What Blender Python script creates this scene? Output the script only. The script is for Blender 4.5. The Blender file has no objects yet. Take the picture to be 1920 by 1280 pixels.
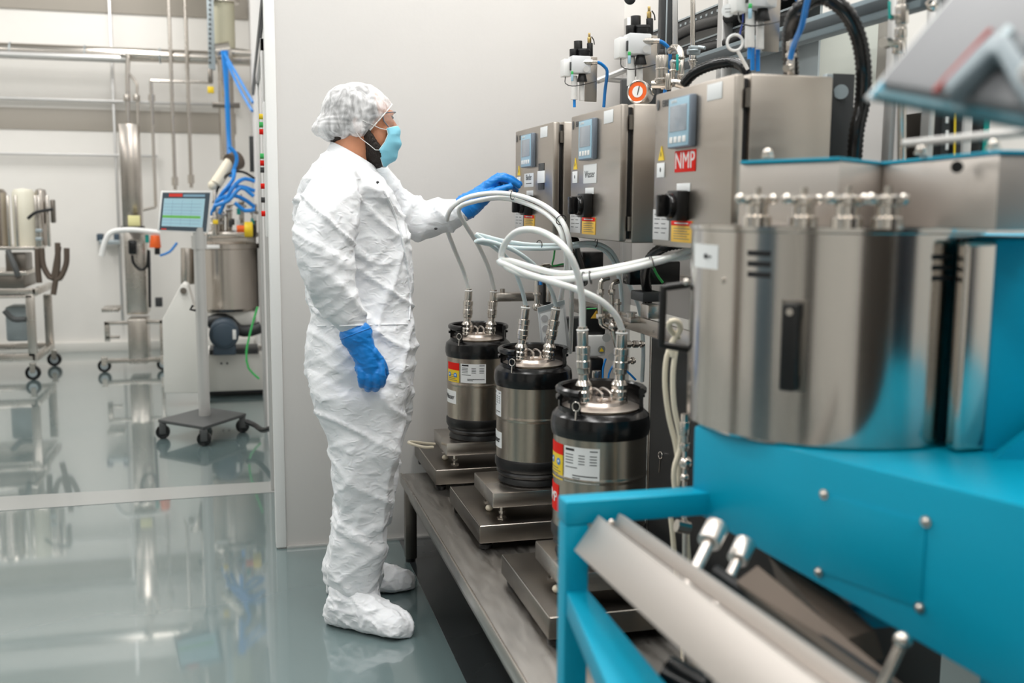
import bpy, bmesh, math, random
from mathutils import Vector, Matrix, Euler, noise
random.seed(7)
PI = math.pi
S = bpy.context.scene
COL = S.collection

# ------------------------------------------------------------------ camera
F = 1950.0
CAM = Vector((0, 0, 1.42))
_d1 = Vector(((450-960)/F, (383-640)/F, 1)).normalized()
_v2 = Vector(((9000-960)/F, (383+.006*8550-640)/F, 1))
_n = _v2.cross(_d1).normalized()
if _n.y > 0: _n = -_n
_x = _d1.cross(_n).normalized()
if _x.x < 0: _x = -_x
RW = Matrix((_x, _d1, _n))            # world = RW @ camera vector (x right, y down, z forward)
camd = bpy.data.cameras.new('camera'); camo = bpy.data.objects.new('camera', camd); COL.objects.link(camo)
r3 = Matrix((RW.col[0], -RW.col[1], -RW.col[2])).transposed()
camo.matrix_world = Matrix.Translation(CAM) @ r3.to_4x4()
camd.sensor_width = 36; camd.lens = F/1920*36
camd.clip_start = .05; camd.clip_end = 60
camd.dof.use_dof = True; camd.dof.focus_distance = 3.55; camd.dof.aperture_fstop = 2.4
camd.dof.aperture_blades = 0
S.camera = camo

# ------------------------------------------------------------------ light
w = bpy.data.worlds.new('world'); S.world = w; w.use_nodes = True
w.node_tree.nodes['Background'].inputs[0].default_value = (1, 1, 1, 1)
w.node_tree.nodes['Background'].inputs[1].default_value = .35
def area(loc, sx, sy, power, rot=(0, 0, 0), col=(1, .985, .96)):
    l = bpy.data.lights.new('lamp', 'AREA'); l.shape = 'RECTANGLE'; l.size = sx; l.size_y = sy
    l.energy = power; l.color = col
    o = bpy.data.objects.new('lamp', l); o.location = loc; o.rotation_euler = rot; COL.objects.link(o)
    return o
# rows of long ceiling luminaires and two added fill lights (their housings are built with the ceiling below)
LAMPS = [(-3.4, 0.2), (-3.4, 3.2), (-3.4, 6.4), (-3.4, 9.0), (-1.1, 0.2), (-1.1, 3.2), (-1.1, 6.4), (-1.1, 9.0),
         (1.2, -1.2), (1.2, 1.2), (.35, 2.8), (1.85, 3.3), (1.2, 6.6)]  # last two added to brighten the right wall and the space behind the partition
for lx, ly in LAMPS:
    area((lx, ly, 4.13), .5, 1.7, 62 if ly < 6 else 80)
S.view_settings.view_transform = 'Standard'; S.view_settings.look = 'None'
S.view_settings.gamma = 1; S.view_settings.use_curve_mapping = False
S.view_settings.exposure = -.74

# ------------------------------------------------------------------ pixel helpers (1920x1280 frame -> a point on a real plane)
def ray(px, py): return RW @ Vector(((px-960)/F, (py-640)/F, 1))
def atY(px, py, y): r = ray(px, py); return CAM + r*(y/r.y)
def atX(px, py, x): r = ray(px, py); return CAM + r*(x/r.x)
def atZ(px, py, z): r = ray(px, py); return CAM + r*((z-CAM.z)/r.z)

# ------------------------------------------------------------------ materials
def lin(c):
    return tuple(((v/255/12.92) if v/255 <= .04045 else ((v/255+.055)/1.055)**2.4) for v in c)
def mat(name, rgb, rough=.5, metal=0, bump=0, bscale=40, stretch=(1, 1, 1), var=0, vscale=6, coat=0, spec=.5,
        trans=0, alpha=1, emit=None, estr=0, rvar=0, sss=0, aniso=0):
    m = bpy.data.materials.new(name); m.use_nodes = True; nt = m.node_tree; N = nt.nodes; L = nt.links
    b = N['Principled BSDF']; c = lin(rgb)
    b.inputs['Base Color'].default_value = (*c, 1); b.inputs['Roughness'].default_value = rough
    b.inputs['Metallic'].default_value = metal; b.inputs['Specular IOR Level'].default_value = spec
    b.inputs['Coat Weight'].default_value = coat; b.inputs['Coat Roughness'].default_value = .08
    b.inputs['Transmission Weight'].default_value = trans; b.inputs['Alpha'].default_value = alpha
    if sss: b.inputs['Subsurface Weight'].default_value = sss; b.inputs['Subsurface Radius'].default_value = (.02, .012, .008)
    if emit: b.inputs['Emission Color'].default_value = (*lin(emit), 1); b.inputs['Emission Strength'].default_value = estr
    tc = N.new('ShaderNodeTexCoord'); mp = N.new('ShaderNodeMapping'); mp.inputs['Scale'].default_value = stretch
    L.new(tc.outputs['Object'], mp.inputs[0])
    if bump:
        nz = N.new('ShaderNodeTexNoise'); nz.inputs['Scale'].default_value = bscale; nz.inputs['Detail'].default_value = 3
        L.new(mp.outputs[0], nz.inputs[0]); bp = N.new('ShaderNodeBump'); bp.inputs['Strength'].default_value = bump
        bp.inputs['Distance'].default_value = .01; L.new(nz.outputs['Fac'], bp.inputs['Height']); L.new(bp.outputs[0], b.inputs['Normal'])
    if var or rvar:
        nz = N.new('ShaderNodeTexNoise'); nz.inputs['Scale'].default_value = vscale; nz.inputs['Detail'].default_value = 5
        L.new(mp.outputs[0], nz.inputs[0])
        if var:
            mx = N.new('ShaderNodeMix'); mx.data_type = 'RGBA'; mx.inputs[6].default_value = (*[v*(1-var) for v in c], 1)
            mx.inputs[7].default_value = (*[min(1, v*(1+var)) for v in c], 1); L.new(nz.outputs['Fac'], mx.inputs[0]); L.new(mx.outputs[2], b.inputs['Base Color'])
        if rvar:
            mr = N.new('ShaderNodeMapRange'); mr.inputs['From Min'].default_value = .3; mr.inputs['From Max'].default_value = .7
            mr.inputs['To Min'].default_value = max(.02, rough-rvar); mr.inputs['To Max'].default_value = rough+rvar
            L.new(nz.outputs['Fac'], mr.inputs[0]); L.new(mr.outputs[0], b.inputs['Roughness'])
    return m
M = {}
M['wall'] = mat('wall_paint', (212, 209, 206), .55, bump=.03, bscale=60, var=.02)
M['wallside'] = mat('side_wall_paint', (226, 224, 222), .5)
M['far'] = mat('far_wall_paint', (236, 233, 228), .6, var=.02)
M['farband'] = mat('far_wall_grey_band', (170, 163, 153), .5)
M['ceil'] = mat('ceiling_paint', (225, 225, 225), .8)
M['steel'] = mat('brushed_steel', (198, 191, 183), .27, 1, rvar=.02, vscale=3)
M['steelh'] = mat('brushed_steel_cabinet', (182, 174, 165), .36, 1, bump=.003, bscale=90, stretch=(1, 1, 12), rvar=.04, vscale=3)
M['steeld'] = mat('dark_steel', (128, 122, 115), .33, 1, rvar=.05, var=.06)
M['bench'] = mat('worn_bench_steel', (172, 168, 163), .38, 1, bump=.015, bscale=60, stretch=(6, 1, 1), rvar=.1, var=.12, vscale=9)
M['keg'] = mat('keg_steel', (178, 168, 155), .26, 1, bump=.01, bscale=90, stretch=(1, 1, 12))
M['drum'] = mat('drum_steel', (196, 191, 185), .15, 1, bump=.006, bscale=50, stretch=(12, 12, 1), rvar=.02)
M['polish'] = mat('polished_steel', (214, 207, 199), .21, 1)
M['satin'] = mat('satin_bright_steel', (228, 218, 210), .36, 1)
M['alu'] = mat('satin_aluminium', (205, 204, 202), .4, .7)
M['galv'] = mat('galvanised_metal', (176, 186, 190), .45, .6, var=.1, vscale=12)
M['black'] = mat('black_rubber', (15, 15, 16), .38, bump=.04, bscale=90)
M['gloss'] = mat('black_gloss_plastic', (14, 14, 15), .2)
M['char'] = mat('charcoal_metal', (52, 54, 55), .45)
M['dgrey'] = mat('dark_grey_paint', (74, 76, 76), .5)
M['white'] = mat('white_plastic', (236, 236, 234), .4)
M['cream'] = mat('cream_rubber', (234, 224, 202), .45)
M['hose'] = mat('translucent_white_tube', (236, 238, 236), .28, sss=.3, coat=.2)
M['hoseb'] = mat('bluish_translucent_tube', (214, 228, 231), .28, sss=.3)
M['teal'] = mat('teal_paint', (0, 156, 188), .38, bump=.03, bscale=160, spec=.3)
M['bluet'] = mat('blue_tube', (24, 130, 212), .3)
M['navy'] = mat('motor_blue_grey', (62, 78, 92), .45)
M['glove'] = mat('blue_nitrile', (28, 130, 214), .36, bump=.25, bscale=28, stretch=(1, 1, 2.4))
M['yellow'] = mat('yellow_plastic', (240, 205, 40), .45)
M['red'] = mat('red_vinyl', (228, 32, 18), .6, spec=.2)
M['orange'] = mat('orange_plastic', (236, 100, 30), .4)
M['green'] = mat('green_cable', (60, 185, 95), .4)
M['turq'] = mat('turquoise_plastic', (20, 160, 150), .4)
M['paper'] = mat('white_label_paper', (238, 240, 240), .5)
M['print'] = mat('printed_grey_ink', (96, 98, 100), .6)
M['ink'] = mat('black_ink', (28, 28, 30), .6)
M['amber'] = mat('amber_label', (238, 190, 70), .5)
M['mayo'] = mat('off_white_painted_metal', (226, 224, 218), .45, var=.02)
M['brown'] = mat('brown_grey_plate', (96, 84, 74), .5, .3, var=.2)
M['hmi'] = mat('display_front_blue', (158, 194, 212), .35)
M['hmif'] = mat('display_bezel_grey', (120, 130, 142), .35, .3)
M['lcd'] = mat('lcd_glass_grey', (150, 158, 166), .18, emit=(150, 160, 170), estr=.12)
M['skin'] = mat('skin', (206, 142, 108), .48, sss=.12, bump=.05, bscale=120, var=.08, vscale=30)
M['hair'] = mat('dark_hair', (36, 27, 21), .6, bump=.6, bscale=260, stretch=(1, 1, .3))
M['maskb'] = mat('blue_face_mask', (138, 210, 232), .7, bump=.05, bscale=200)
M['eyew'] = mat('eye_white', (225, 220, 215), .2)
M['iris'] = mat('eye_iris', (40, 26, 18), .1)

# floor: glossy grey green epoxy
def floor_mat(name, rgb, rough):
    m = mat(name, rgb, rough, coat=1, spec=.6, bump=.015, bscale=3, var=.13, vscale=.9, rvar=.06)
    m.node_tree.nodes['Principled BSDF'].inputs['Coat Roughness'].default_value = .045
    m.node_tree.nodes['Principled BSDF'].inputs['Coat IOR'].default_value = 1.75
    return m
M['floor'] = floor_mat('epoxy_floor', (100, 118, 119), .2)
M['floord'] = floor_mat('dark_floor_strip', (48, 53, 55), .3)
M['line'] = mat('floor_joint_strip', (158, 160, 158), .3, coat=.2)

# coverall: white nonwoven with woven grid and fine creases
def cover_mat():
    m = mat('white_coverall_fabric', (238, 240, 243), .62, sss=.05); nt = m.node_tree; N = nt.nodes; L = nt.links
    b = N['Principled BSDF']; tc = N.new('ShaderNodeTexCoord')
    prev = None
    for sc, st, di in ((30, .6, .005), (10, .65, .014), (150, .2, .001)):
        mp = N.new('ShaderNodeMapping'); mp.inputs['Rotation'].default_value = (.4, .6, sc); mp.inputs['Scale'].default_value = (1, 1, 1.7)
        nz = N.new('ShaderNodeTexNoise'); nz.inputs['Scale'].default_value = sc; nz.inputs['Detail'].default_value = 2; nz.inputs['Distortion'].default_value = .8
        if sc < 100: nz.noise_type = 'RIDGED_MULTIFRACTAL'
        L.new(tc.outputs['Object'], mp.inputs[0]); L.new(mp.outputs[0], nz.inputs[0])
        bp = N.new('ShaderNodeBump'); bp.inputs['Strength'].default_value = st; bp.inputs['Distance'].default_value = di
        L.new(nz.outputs['Fac'], bp.inputs['Height'])
        if prev: L.new(prev.outputs[0], bp.inputs['Normal'])
        prev = bp
    L.new(prev.outputs[0], b.inputs['Normal'])
    return m
M['cover'] = cover_mat()
def net_mat():
    m = bpy.data.materials.new('sheer_hair_net'); m.use_nodes = True; nt = m.node_tree; N = nt.nodes; L = nt.links
    b = N['Principled BSDF']; b.inputs['Base Color'].default_value = (.93, .93, .94, 1); b.inputs['Roughness'].default_value = .7
    tc = N.new('ShaderNodeTexCoord'); mp = N.new('ShaderNodeMapping'); mp.inputs['Scale'].default_value = (1, 1, .35); mp.inputs['Rotation'].default_value = (0, .5, 0)
    nz = N.new('ShaderNodeTexNoise'); nz.inputs['Scale'].default_value = 34; nz.inputs['Detail'].default_value = 4; nz.inputs['Distortion'].default_value = 1.2
    L.new(tc.outputs['Object'], mp.inputs[0]); L.new(mp.outputs[0], nz.inputs[0])
    mr = N.new('ShaderNodeMapRange'); mr.inputs['From Min'].default_value = .35; mr.inputs['From Max'].default_value = .65
    mr.inputs['To Min'].default_value = .36; mr.inputs['To Max'].default_value = .8
    L.new(nz.outputs['Fac'], mr.inputs[0]); L.new(mr.outputs[0], b.inputs['Alpha'])
    bp = N.new('ShaderNodeBump'); bp.inputs['Strength'].default_value = .5; bp.inputs['Distance'].default_value = .004
    L.new(nz.outputs['Fac'], bp.inputs['Height']); L.new(bp.outputs[0], b.inputs['Normal'])
    return m
M['net'] = net_mat()
M['clear'] = mat('clear_plastic', (235, 242, 245), .05, alpha=.16, spec=.8)
M['bag'] = mat('clear_bag_plastic', (225, 228, 230), .2, alpha=.75)

# ------------------------------------------------------------------ mesh builder
class MB:
    def __init__(s): s.bm = bmesh.new()
    def _merge(s, t, mtx=None):
        if mtx is not None: bmesh.ops.transform(t, matrix=mtx, verts=t.verts)
        me = bpy.data.meshes.new('t'); t.to_mesh(me); t.free(); s.bm.from_mesh(me); bpy.data.meshes.remove(me); return s
    def box(s, a, b, bev=.002, mtx=None, seg=2):
        t = bmesh.new(); bmesh.ops.create_cube(t, size=1)
        a = Vector(a); b = Vector(b); c = (a+b)/2; d = b-a
        for v in t.verts: v.co = Vector((v.co.x*d.x+c.x, v.co.y*d.y+c.y, v.co.z*d.z+c.z))
        bev = min(bev, .45*min(abs(d.x), abs(d.y), abs(d.z)))
        if bev > 0: bmesh.ops.bevel(t, geom=t.edges, offset=bev, segments=seg, affect='EDGES', profile=.5)
        return s._merge(t, mtx)
    def bar(s, p, q, wd, ht, bev=.002, up=(0, 0, 1)):
        p = Vector(p); q = Vector(q); d = q-p; l = d.length; d.normalize(); u = Vector(up)
        sx = d.cross(u); 
        if sx.length < 1e-4: sx = d.cross(Vector((1, 0, 0)))
        sx.normalize(); u = sx.cross(d)
        m = Matrix((sx, d, u)).transposed().to_4x4(); m.translation = (p+q)/2
        return s.box((-wd/2, -l/2, -ht/2), (wd/2, l/2, ht/2), bev, m)
    def cyl(s, p, q, r0, r1=None, n=24, bev=0):
        r1 = r0 if r1 is None else r1
        p = Vector(p); q = Vector(q); d = q-p
        t = bmesh.new(); bmesh.ops.create_cone(t, cap_ends=True, segments=n, radius1=r0, radius2=r1, depth=d.length)
        if bev:
            es = [e for e in t.edges if all(len(f.verts) != 4 for f in e.link_faces) or any(len(f.verts) > 4 for f in e.link_faces)]
            bmesh.ops.bevel(t, geom=es, offset=bev, segments=2, affect='EDGES', profile=.5)
        m = d.to_track_quat('Z', 'Y').to_matrix().to_4x4(); m.translation = (p+q)/2
        return s._merge(t, m)
    def ball(s, c, r, n=16, sc=(1, 1, 1), rot=None):
        t = bmesh.new(); bmesh.ops.create_uvsphere(t, u_segments=n*2, v_segments=n, radius=1)
        m = Matrix.Diagonal((r*sc[0], r*sc[1], r*sc[2], 1))
        if rot: m = Euler(rot).to_matrix().to_4x4() @ m
        m = Matrix.Translation(Vector(c)) @ m
        return s._merge(t, m)
    def lathe(s, prof, c=(0, 0, 0), n=48, axis=None):
        # prof: list of (r, z)
        t = bmesh.new(); rings = []
        for r, z in prof:
            if r < 1e-6: rings.append([t.verts.new((0, 0, z))])
            else: rings.append([t.verts.new((r*math.cos(2*PI*i/n), r*math.sin(2*PI*i/n), z)) for i in range(n)])
        for A, B in zip(rings, rings[1:]):
            for i in range(n):
                j = (i+1) % n
                if len(A) == 1 and len(B) == 1: break
                if len(A) == 1: t.faces.new((A[0], B[i], B[j]))
                elif len(B) == 1: t.faces.new((A[i], A[j], B[0]))
                else: t.faces.new((A[i], A[j], B[j], B[i]))
        bmesh.ops.recalc_face_normals(t, faces=t.faces)
        m = Matrix.Translation(Vector(c))
        if axis is not None: m = m @ Vector(axis).to_track_quat('Z', 'Y').to_matrix().to_4x4()
        return s._merge(t, m)
    def prism(s, pts, dv, bev=0):
        # planar polygon pts (3D) extruded along dv
        t = bmesh.new(); vs = [t.verts.new(Vector(p)) for p in pts]; f = t.faces.new(vs)
        r = bmesh.ops.extrude_face_region(t, geom=[f]); nv = [e for e in r['geom'] if isinstance(e, bmesh.types.BMVert)]
        bmesh.ops.translate(t, verts=nv, vec=Vector(dv)); bmesh.ops.recalc_face_normals(t, faces=t.faces)
        if bev: bmesh.ops.bevel(t, geom=t.edges, offset=bev, segments=2, affect='EDGES', profile=.5)
        return s._merge(t)
    def tube(s, pts, r, n=12, rfun=None, caps=True):
        P = [Vector(p) for p in pts]; t = bmesh.new(); rings = []
        tan = [(P[min(i+1, len(P)-1)]-P[max(i-1, 0)]).normalized() for i in range(len(P))]
        nrm = tan[0].orthogonal().normalized()
        for i, p in enumerate(P):
            nrm = (nrm-tan[i]*nrm.dot(tan[i])).normalized(); bi = tan[i].cross(nrm)
            rr = (r[i] if isinstance(r, (list, tuple)) else r)*(rfun(i) if rfun else 1)
            rings.append([t.verts.new(p+(nrm*math.cos(2*PI*k/n)+bi*math.sin(2*PI*k/n))*rr) for k in range(n)])
        for A, B in zip(rings, rings[1:]):
            for k in range(n): t.faces.new((A[k], A[(k+1) % n], B[(k+1) % n], B[k]))
        if caps: t.faces.new(rings[0][::-1]); t.faces.new(rings[-1])
        bmesh.ops.recalc_face_normals(t, faces=t.faces)
        return s._merge(t)
    def loft(s, rings, caps=True):
        t = bmesh.new(); R = [[t.verts.new(Vector(p)) for p in ring] for ring in rings]; n = len(R[0])
        for A, B in zip(R, R[1:]):
            for k in range(n): t.faces.new((A[k], A[(k+1) % n], B[(k+1) % n], B[k]))
        if caps: t.faces.new(R[0][::-1]); t.faces.new(R[-1])
        bmesh.ops.recalc_face_normals(t, faces=t.faces)
        return s._merge(t)
    def torus(s, c, R, r, axis=(0, 0, 1), n=28, m=8, a0=0, a1=2*PI):
        q = Vector(axis).to_track_quat('Z', 'Y'); k = n if a1-a0 > 6.2 else n
        pts = [Vector(c)+q @ Vector((R*math.cos(a0+(a1-a0)*i/k), R*math.sin(a0+(a1-a0)*i/k), 0)) for i in range(k+1)]
        return s.tube(pts, r, m)
    def text(s, body, c, size, xdir, updir, depth=.0004, align='CENTER', bold=0):
        cu = bpy.data.curves.new('t', 'FONT'); cu.body = body; cu.size = size; cu.extrude = depth; cu.align_x = align; cu.align_y = 'CENTER'
        cu.offset = bold
        o = bpy.data.objects.new('t', cu); COL.objects.link(o)
        dg = bpy.context.evaluated_depsgraph_get(); me = bpy.data.meshes.new_from_object(o.evaluated_get(dg))
        bpy.data.objects.remove(o); bpy.data.curves.remove(cu)
        X = Vector(xdir).normalized(); U = Vector(updir).normalized(); Z = X.cross(U)
        mt = Matrix((X, U, Z)).transposed().to_4x4(); mt.translation = Vector(c); me.transform(mt)
        s.bm.from_mesh(me); bpy.data.meshes.remove(me); return s
    def build(s, name, m, parent=None, sharp=35, org=None):
        s.bm.normal_update()
        for f in s.bm.faces: f.smooth = name != 'lettering'
        if name == 'lettering': bmesh.ops.triangulate(s.bm, faces=s.bm.faces)
        lim = math.radians(sharp)
        for e in s.bm.edges:
            if len(e.link_faces) == 2 and e.calc_face_angle(0) > lim: e.smooth = False
        if parent is None and org is None:
            if s.bm.verts:
                xs = [v.co.x for v in s.bm.verts]; ys = [v.co.y for v in s.bm.verts]; zs = [v.co.z for v in s.bm.verts]
                org = Vector(((min(xs)+max(xs))/2, (min(ys)+max(ys))/2, min(zs)))
            else: org = Vector()
        o_ = wloc(parent) if parent is not None else Vector(org)
        bmesh.ops.translate(s.bm, verts=s.bm.verts, vec=-o_)
        me = bpy.data.meshes.new(name); s.bm.to_mesh(me); s.bm.free(); me.materials.append(m)
        o = bpy.data.objects.new(name, me); COL.objects.link(o)
        if parent is not None: o.parent = parent
        else: o.location = o_
        return o
def wloc(o):
    v = Vector(o.location); p = o.parent
    while p: v = v+p.location; p = p.parent
    return v
def thing(name, label, cat, loc=(0, 0, 0), group=None):
    o = bpy.data.objects.new(name, None); COL.objects.link(o); o.location = loc; o.empty_display_size = .1
    o['label'] = label; o['category'] = cat
    if group: o['group'] = group
    return o
def tag(o, label, cat, group=None, kind=None):
    o['label'] = label; o['category'] = cat
    if group: o['group'] = group
    if kind: o['kind'] = kind
    return o
def struct(name, mb, m):
    o = mb.build(name, m); o['kind'] = 'structure'; return o
def copy_tree(o, parent=None):
    c = o.copy(); COL.objects.link(c)
    if parent: c.parent = parent
    for ch in list(o.children): copy_tree(ch, c)
    return c
def spline(pts, step=.012):
    P = [Vector(p) for p in pts]; P = [P[0]*2-P[1]]+P+[P[-1]*2-P[-2]]; out = []
    for i in range(1, len(P)-2):
        a, b, c, d = P[i-1:i+3]; n = max(2, int((c-b).length/step))
        for k in range(n):
            t = k/n
            out.append(.5*((2*b)+(c-a)*t+(2*a-5*b+4*c-d)*t*t+(3*b-a-3*c+d)*t**3))
    out.append(P[-2]); return out
def even(pts, step):
    out = [pts[0]]; acc = 0
    for a, b in zip(pts, pts[1:]):
        l = (b-a).length
        while acc+l >= step:
            t = (step-acc)/l; a = a.lerp(b, t); l = (b-a).length; out.append(a); acc = 0
        acc += l
    return out

# ------------------------------------------------------------------ the room
struct('floor', MB().box((-6, -3, -.1), (3.2, 10.7, 0), 0), M['floor'])
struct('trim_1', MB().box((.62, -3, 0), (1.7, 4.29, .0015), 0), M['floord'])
struct('trim_2', MB().prism([atZ(-20, 959, .0008), atZ(522, 922, .0008), atZ(519, 902, .0008), atZ(-20, 932, .0008)], (0, 0, .0006)), M['line'])
struct('ceiling', MB().box((-6, -3, 4.2), (3.2, 10.7, 4.3), 0), M['ceil'])
struct('wall_left', MB().box((-6.1, -3, 0), (-6, 10.7, 4.2), 0), M['far'])
struct('wall_front', MB().box((-6, -3.1, 0), (3.2, -3, 4.2), 0), M['far'])
struct('wall_far', MB().box((-6, 10.7, 0), (3.2, 10.8, 4.2), 0), M['far'])
struct('wall_right', MB().box((2.25, -3, 0), (2.35, 10.7, 4.2), 0), M['far'])
struct('wall_back', MB().box((.115, 4.29, 0), (1.6, 4.37, 3.3), .001), M['wall'])
struct('wall_side', MB().box((.13, 4.37, 0), (.21, 10.69, 3.3), 0), M['wallside'])
struct('trim_3', MB().box((.108, 4.283, .005), (.15, 4.375, 3.3), .004), M['white'])
struct('trim_4', MB().box((.113, 4.4, 2.27), (.129, 8.6, 2.33), .002), M['char'])
struct('baseboard_back', MB().box((.15, 4.28, 0), (1.6, 4.2895, .012), .001), M['alu'])
struct('baseboard_far', MB().box((-6, 10.66, 0), (.1, 10.699, .09), .002), M['mayo'])
b = MB()
for x0, x1, z0, z1, y0 in ((-6, .12, 3.19, 4.2, 10.68), (-6, -.02, 2.1, 2.3, 10.69)):
    b.box((x0, y0, z0), (x1, 10.6995, z1), .002)
struct('trim_5', b, M['farband'])
b = MB()
b.box((-6, 10.6, 2.36), (-.02, 10.65, 2.385), .003).box((-6, 10.62, 1.86), (-.75, 10.65, 1.885), .003)
for x in (-1.13,): b.box((x-.012, 10.63, .3), (x+.012, 10.66, 3.3), .002)
struct('trim_6', b, M['alu'])
# side wall door with frame
b = MB().box((.112, 5.2, 0), (.13, 5.26, 2.2), .003).box((.112, 6.6, 0), (.13, 6.66, 2.2), .003).box((.112, 5.2, 2.14), (.13, 6.66, 2.2), .003)
struct('door_1', b, M['alu'])
for lx, ly in LAMPS:
    t = thing('ceiling_light', 'long flat white ceiling light, unseen, above the room', 'ceiling light', (lx, ly, 4.2), 'ceiling lights')
    MB().box((lx-.3, ly-.9, 4.15), (lx-.25, ly+.9, 4.2)).box((lx+.25, ly-.9, 4.15), (lx+.3, ly+.9, 4.2)).box((lx-.25, ly-.9, 4.15), (lx+.25, ly-.86, 4.2)).box((lx-.25, ly+.86, 4.15), (lx+.25, ly+.9, 4.2)).build('light_frame', M['white'], t)

# added, unseen panels around the viewer, made up to streak the steel's reflections
struct('added_panel_2', MB().box((.25, -2.999, 0), (2.24, -2.94, 3.5), .01), mat('added_panel_brown_grey', (70, 64, 58), .6))
struct('added_panel_3', MB().box((-5.999, -.3, 0), (-5.95, 1.7, 3.0), .01), mat('added_panel_blue_grey', (104, 122, 134), .5))
struct('added_panel_4', MB().box((-4.6, -2.999, 0), (-3.3, -2.95, 2.6), .01), mat('added_panel_grey', (96, 92, 88), .5))
struct('added_panel_5', MB().box((2.2, -2.4, 0), (2.249, -.3, 3.0), .01), mat('added_panel_dark_navy', (38, 44, 56), .5))
struct('added_panel_6', MB().box((-5.999, 3.4, 0), (-5.95, 4.4, 2.6), .01), mat('added_panel_brown', (120, 108, 98), .5))

# ------------------------------------------------------------------ person
def evald(o):
    dg = bpy.context.evaluated_depsgraph_get(); me = bpy.data.meshes.new_from_object(o.evaluated_get(dg)); return me
def fuse(name, mb, m, parent, voxel, smooth=6, disp=None, sub=0, post=None):
    t = mb.build('tmp_fuse', m, None, org=Vector((0, 0, 0)))
    r = t.modifiers.new('r', 'REMESH'); r.mode = 'VOXEL'; r.voxel_size = voxel; r.use_smooth_shade = True
    s = t.modifiers.new('s', 'SMOOTH'); s.factor = .5; s.iterations = smooth
    if sub: u = t.modifiers.new('u', 'SUBSURF'); u.levels = u.render_levels = sub
    me = evald(t); bpy.data.objects.remove(t)
    if disp:
        me.update(); nn = [Vector(v.normal) for v in me.vertices]
        for v, n in zip(me.vertices, nn): v.co = v.co+n*disp(v.co)
    b = bmesh.new(); b.from_mesh(me)
    if post: post(b)
    o_ = wloc(parent); bmesh.ops.translate(b, verts=b.verts, vec=-o_)
    for f in b.faces: f.smooth = True
    me2 = bpy.data.meshes.new(name); b.to_mesh(me2); b.free(); bpy.data.meshes.remove(me); me2.materials.clear(); me2.materials.append(m)
    o = bpy.data.objects.new(name, me2); COL.objects.link(o); o.parent = parent
    return o
def sring(c, hx, hy, n=40, e=2.3, tilt=0):
    out = []
    for k in range(n):
        a = 2*PI*k/n; ca = math.cos(a); sa = math.sin(a)
        x = hx*math.copysign(abs(ca)**(2/e), ca); y = hy*math.copysign(abs(sa)**(2/e), sa)
        out.append((c[0]+x, c[1]+y, c[2]+tilt*(x/hx)))
    return out
def rings_px(rows, Y):
    out = []
    for r in rows:
        pyl, pyr, xl, xr, hy = r[:5]; yc = r[5] if len(r) > 5 else Y
        a = atY(xl, pyl, yc); b_ = atY(xr, pyr, yc)
        c = (a+b_)/2; hx = (b_.x-a.x)/2
        out.append(sring(c, hx, hy, tilt=(b_.z-a.z)/2))
    return out
def ptube(mb, pts, rad, n=20, step=.02):
    # pts: (px, py, Y) with a radius each, smooth, ball ends
    W = [atY(*p) for p in pts]; sp = spline(W, step); L = [0]
    idx = []; k = 0
    R = []
    for p in sp:
        # interpolate the radius by nearest position along the control points
        best = min(range(len(W)-1), key=lambda i: ((p-W[i]).length+(p-W[i+1]).length)-(W[i+1]-W[i]).length)
        d0 = (p-W[best]).length; d1 = (p-W[best+1]).length; t = d0/(d0+d1+1e-9)
        R.append(rad[best]*(1-t)+rad[best+1]*t)
    mb.tube(sp, R, n); mb.ball(W[0], rad[0], 10); mb.ball(W[-1], rad[-1], 10)
    return mb
def fold(p, f, ax, seed):
    q = Vector((p.x*ax[0], p.y*ax[1], p.z*ax[2]))*f+Vector((seed, seed*1.7, 0))
    q = q+Vector((noise.noise(q*.7), noise.noise(q*.7+Vector((5, 5, 5))), noise.noise(q*.7+Vector((9, 1, 3)))))*.7
    r = 1-abs(noise.noise(q))*2.6
    return max(0, r)**2.4
def rotp(p, a):
    c, s = math.cos(a), math.sin(a); return Vector((p.x*c-p.z*s, p.y, p.x*s+p.z*c))
def wrinkle(p):
    a = fold(rotp(p, .62), 4.5, (.6, .5, 2.6), 3)
    b_ = fold(rotp(p, -.7), 6, (.5, .5, 2.4), 11)
    c = fold(rotp(p, .15), 15, (1, .8, 1.6), 23)
    d = noise.noise(p*7)
    e_ = fold(rotp(p, .25), 3.2, (2.4, 1.6, .5), 31)
    amp = 1.0 if p.z < 1.45 else .75
    return amp*(.011*a+.005*b_+.0014*c+.009*d+.012*e_)-.004

person = thing('person', 'person in white coverall, hair net, blue mask and gloves, standing and reaching to the cabinets', 'person', (.38, 3.5, 0))

# the coverall: one fused garment
cv = MB()
TORSO = [(272, 318, 624, 702, .075, 3.56), (290, 332, 606, 712, .10), (312, 346, 586, 722, .145), (337, 364, 567, 734, .175), (372, 387, 556, 744, .185, 3.57),
         (412, 417, 555, 753, .185, 3.57), (450, 452, 560, 762, .18, 3.57), (490, 490, 566, 769, .178, 3.57), (530, 530, 574, 773, .178, 3.565), (570, 570, 579, 774, .18, 3.56),
         (610, 610, 581, 773, .19, 3.55), (650, 650, 580, 772, .205), (690, 690, 582, 770, .215), (730, 730, 586, 765, .21), (762, 762, 597, 758, .19)]
cv.loft(rings_px(TORSO, 3.54))
NL = [(700, 700, 585, 764, .11, 3.46), (740, 740, 590, 761, .125), (780, 780, 601, 755, .122), (820, 820, 613, 748, .116), (860, 860, 621, 742, .11), (900, 900, 627, 738, .106),
      (940, 940, 629, 734, .102), (980, 980, 627, 727, .10), (1015, 1015, 621, 720, .102), (1045, 1045, 617, 718, .10), (1072, 1072, 619, 713, .092), (1098, 1098, 622, 707, .085), (1112, 1112, 628, 702, .075)]
cv.loft(rings_px(NL, 3.43))
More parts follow.
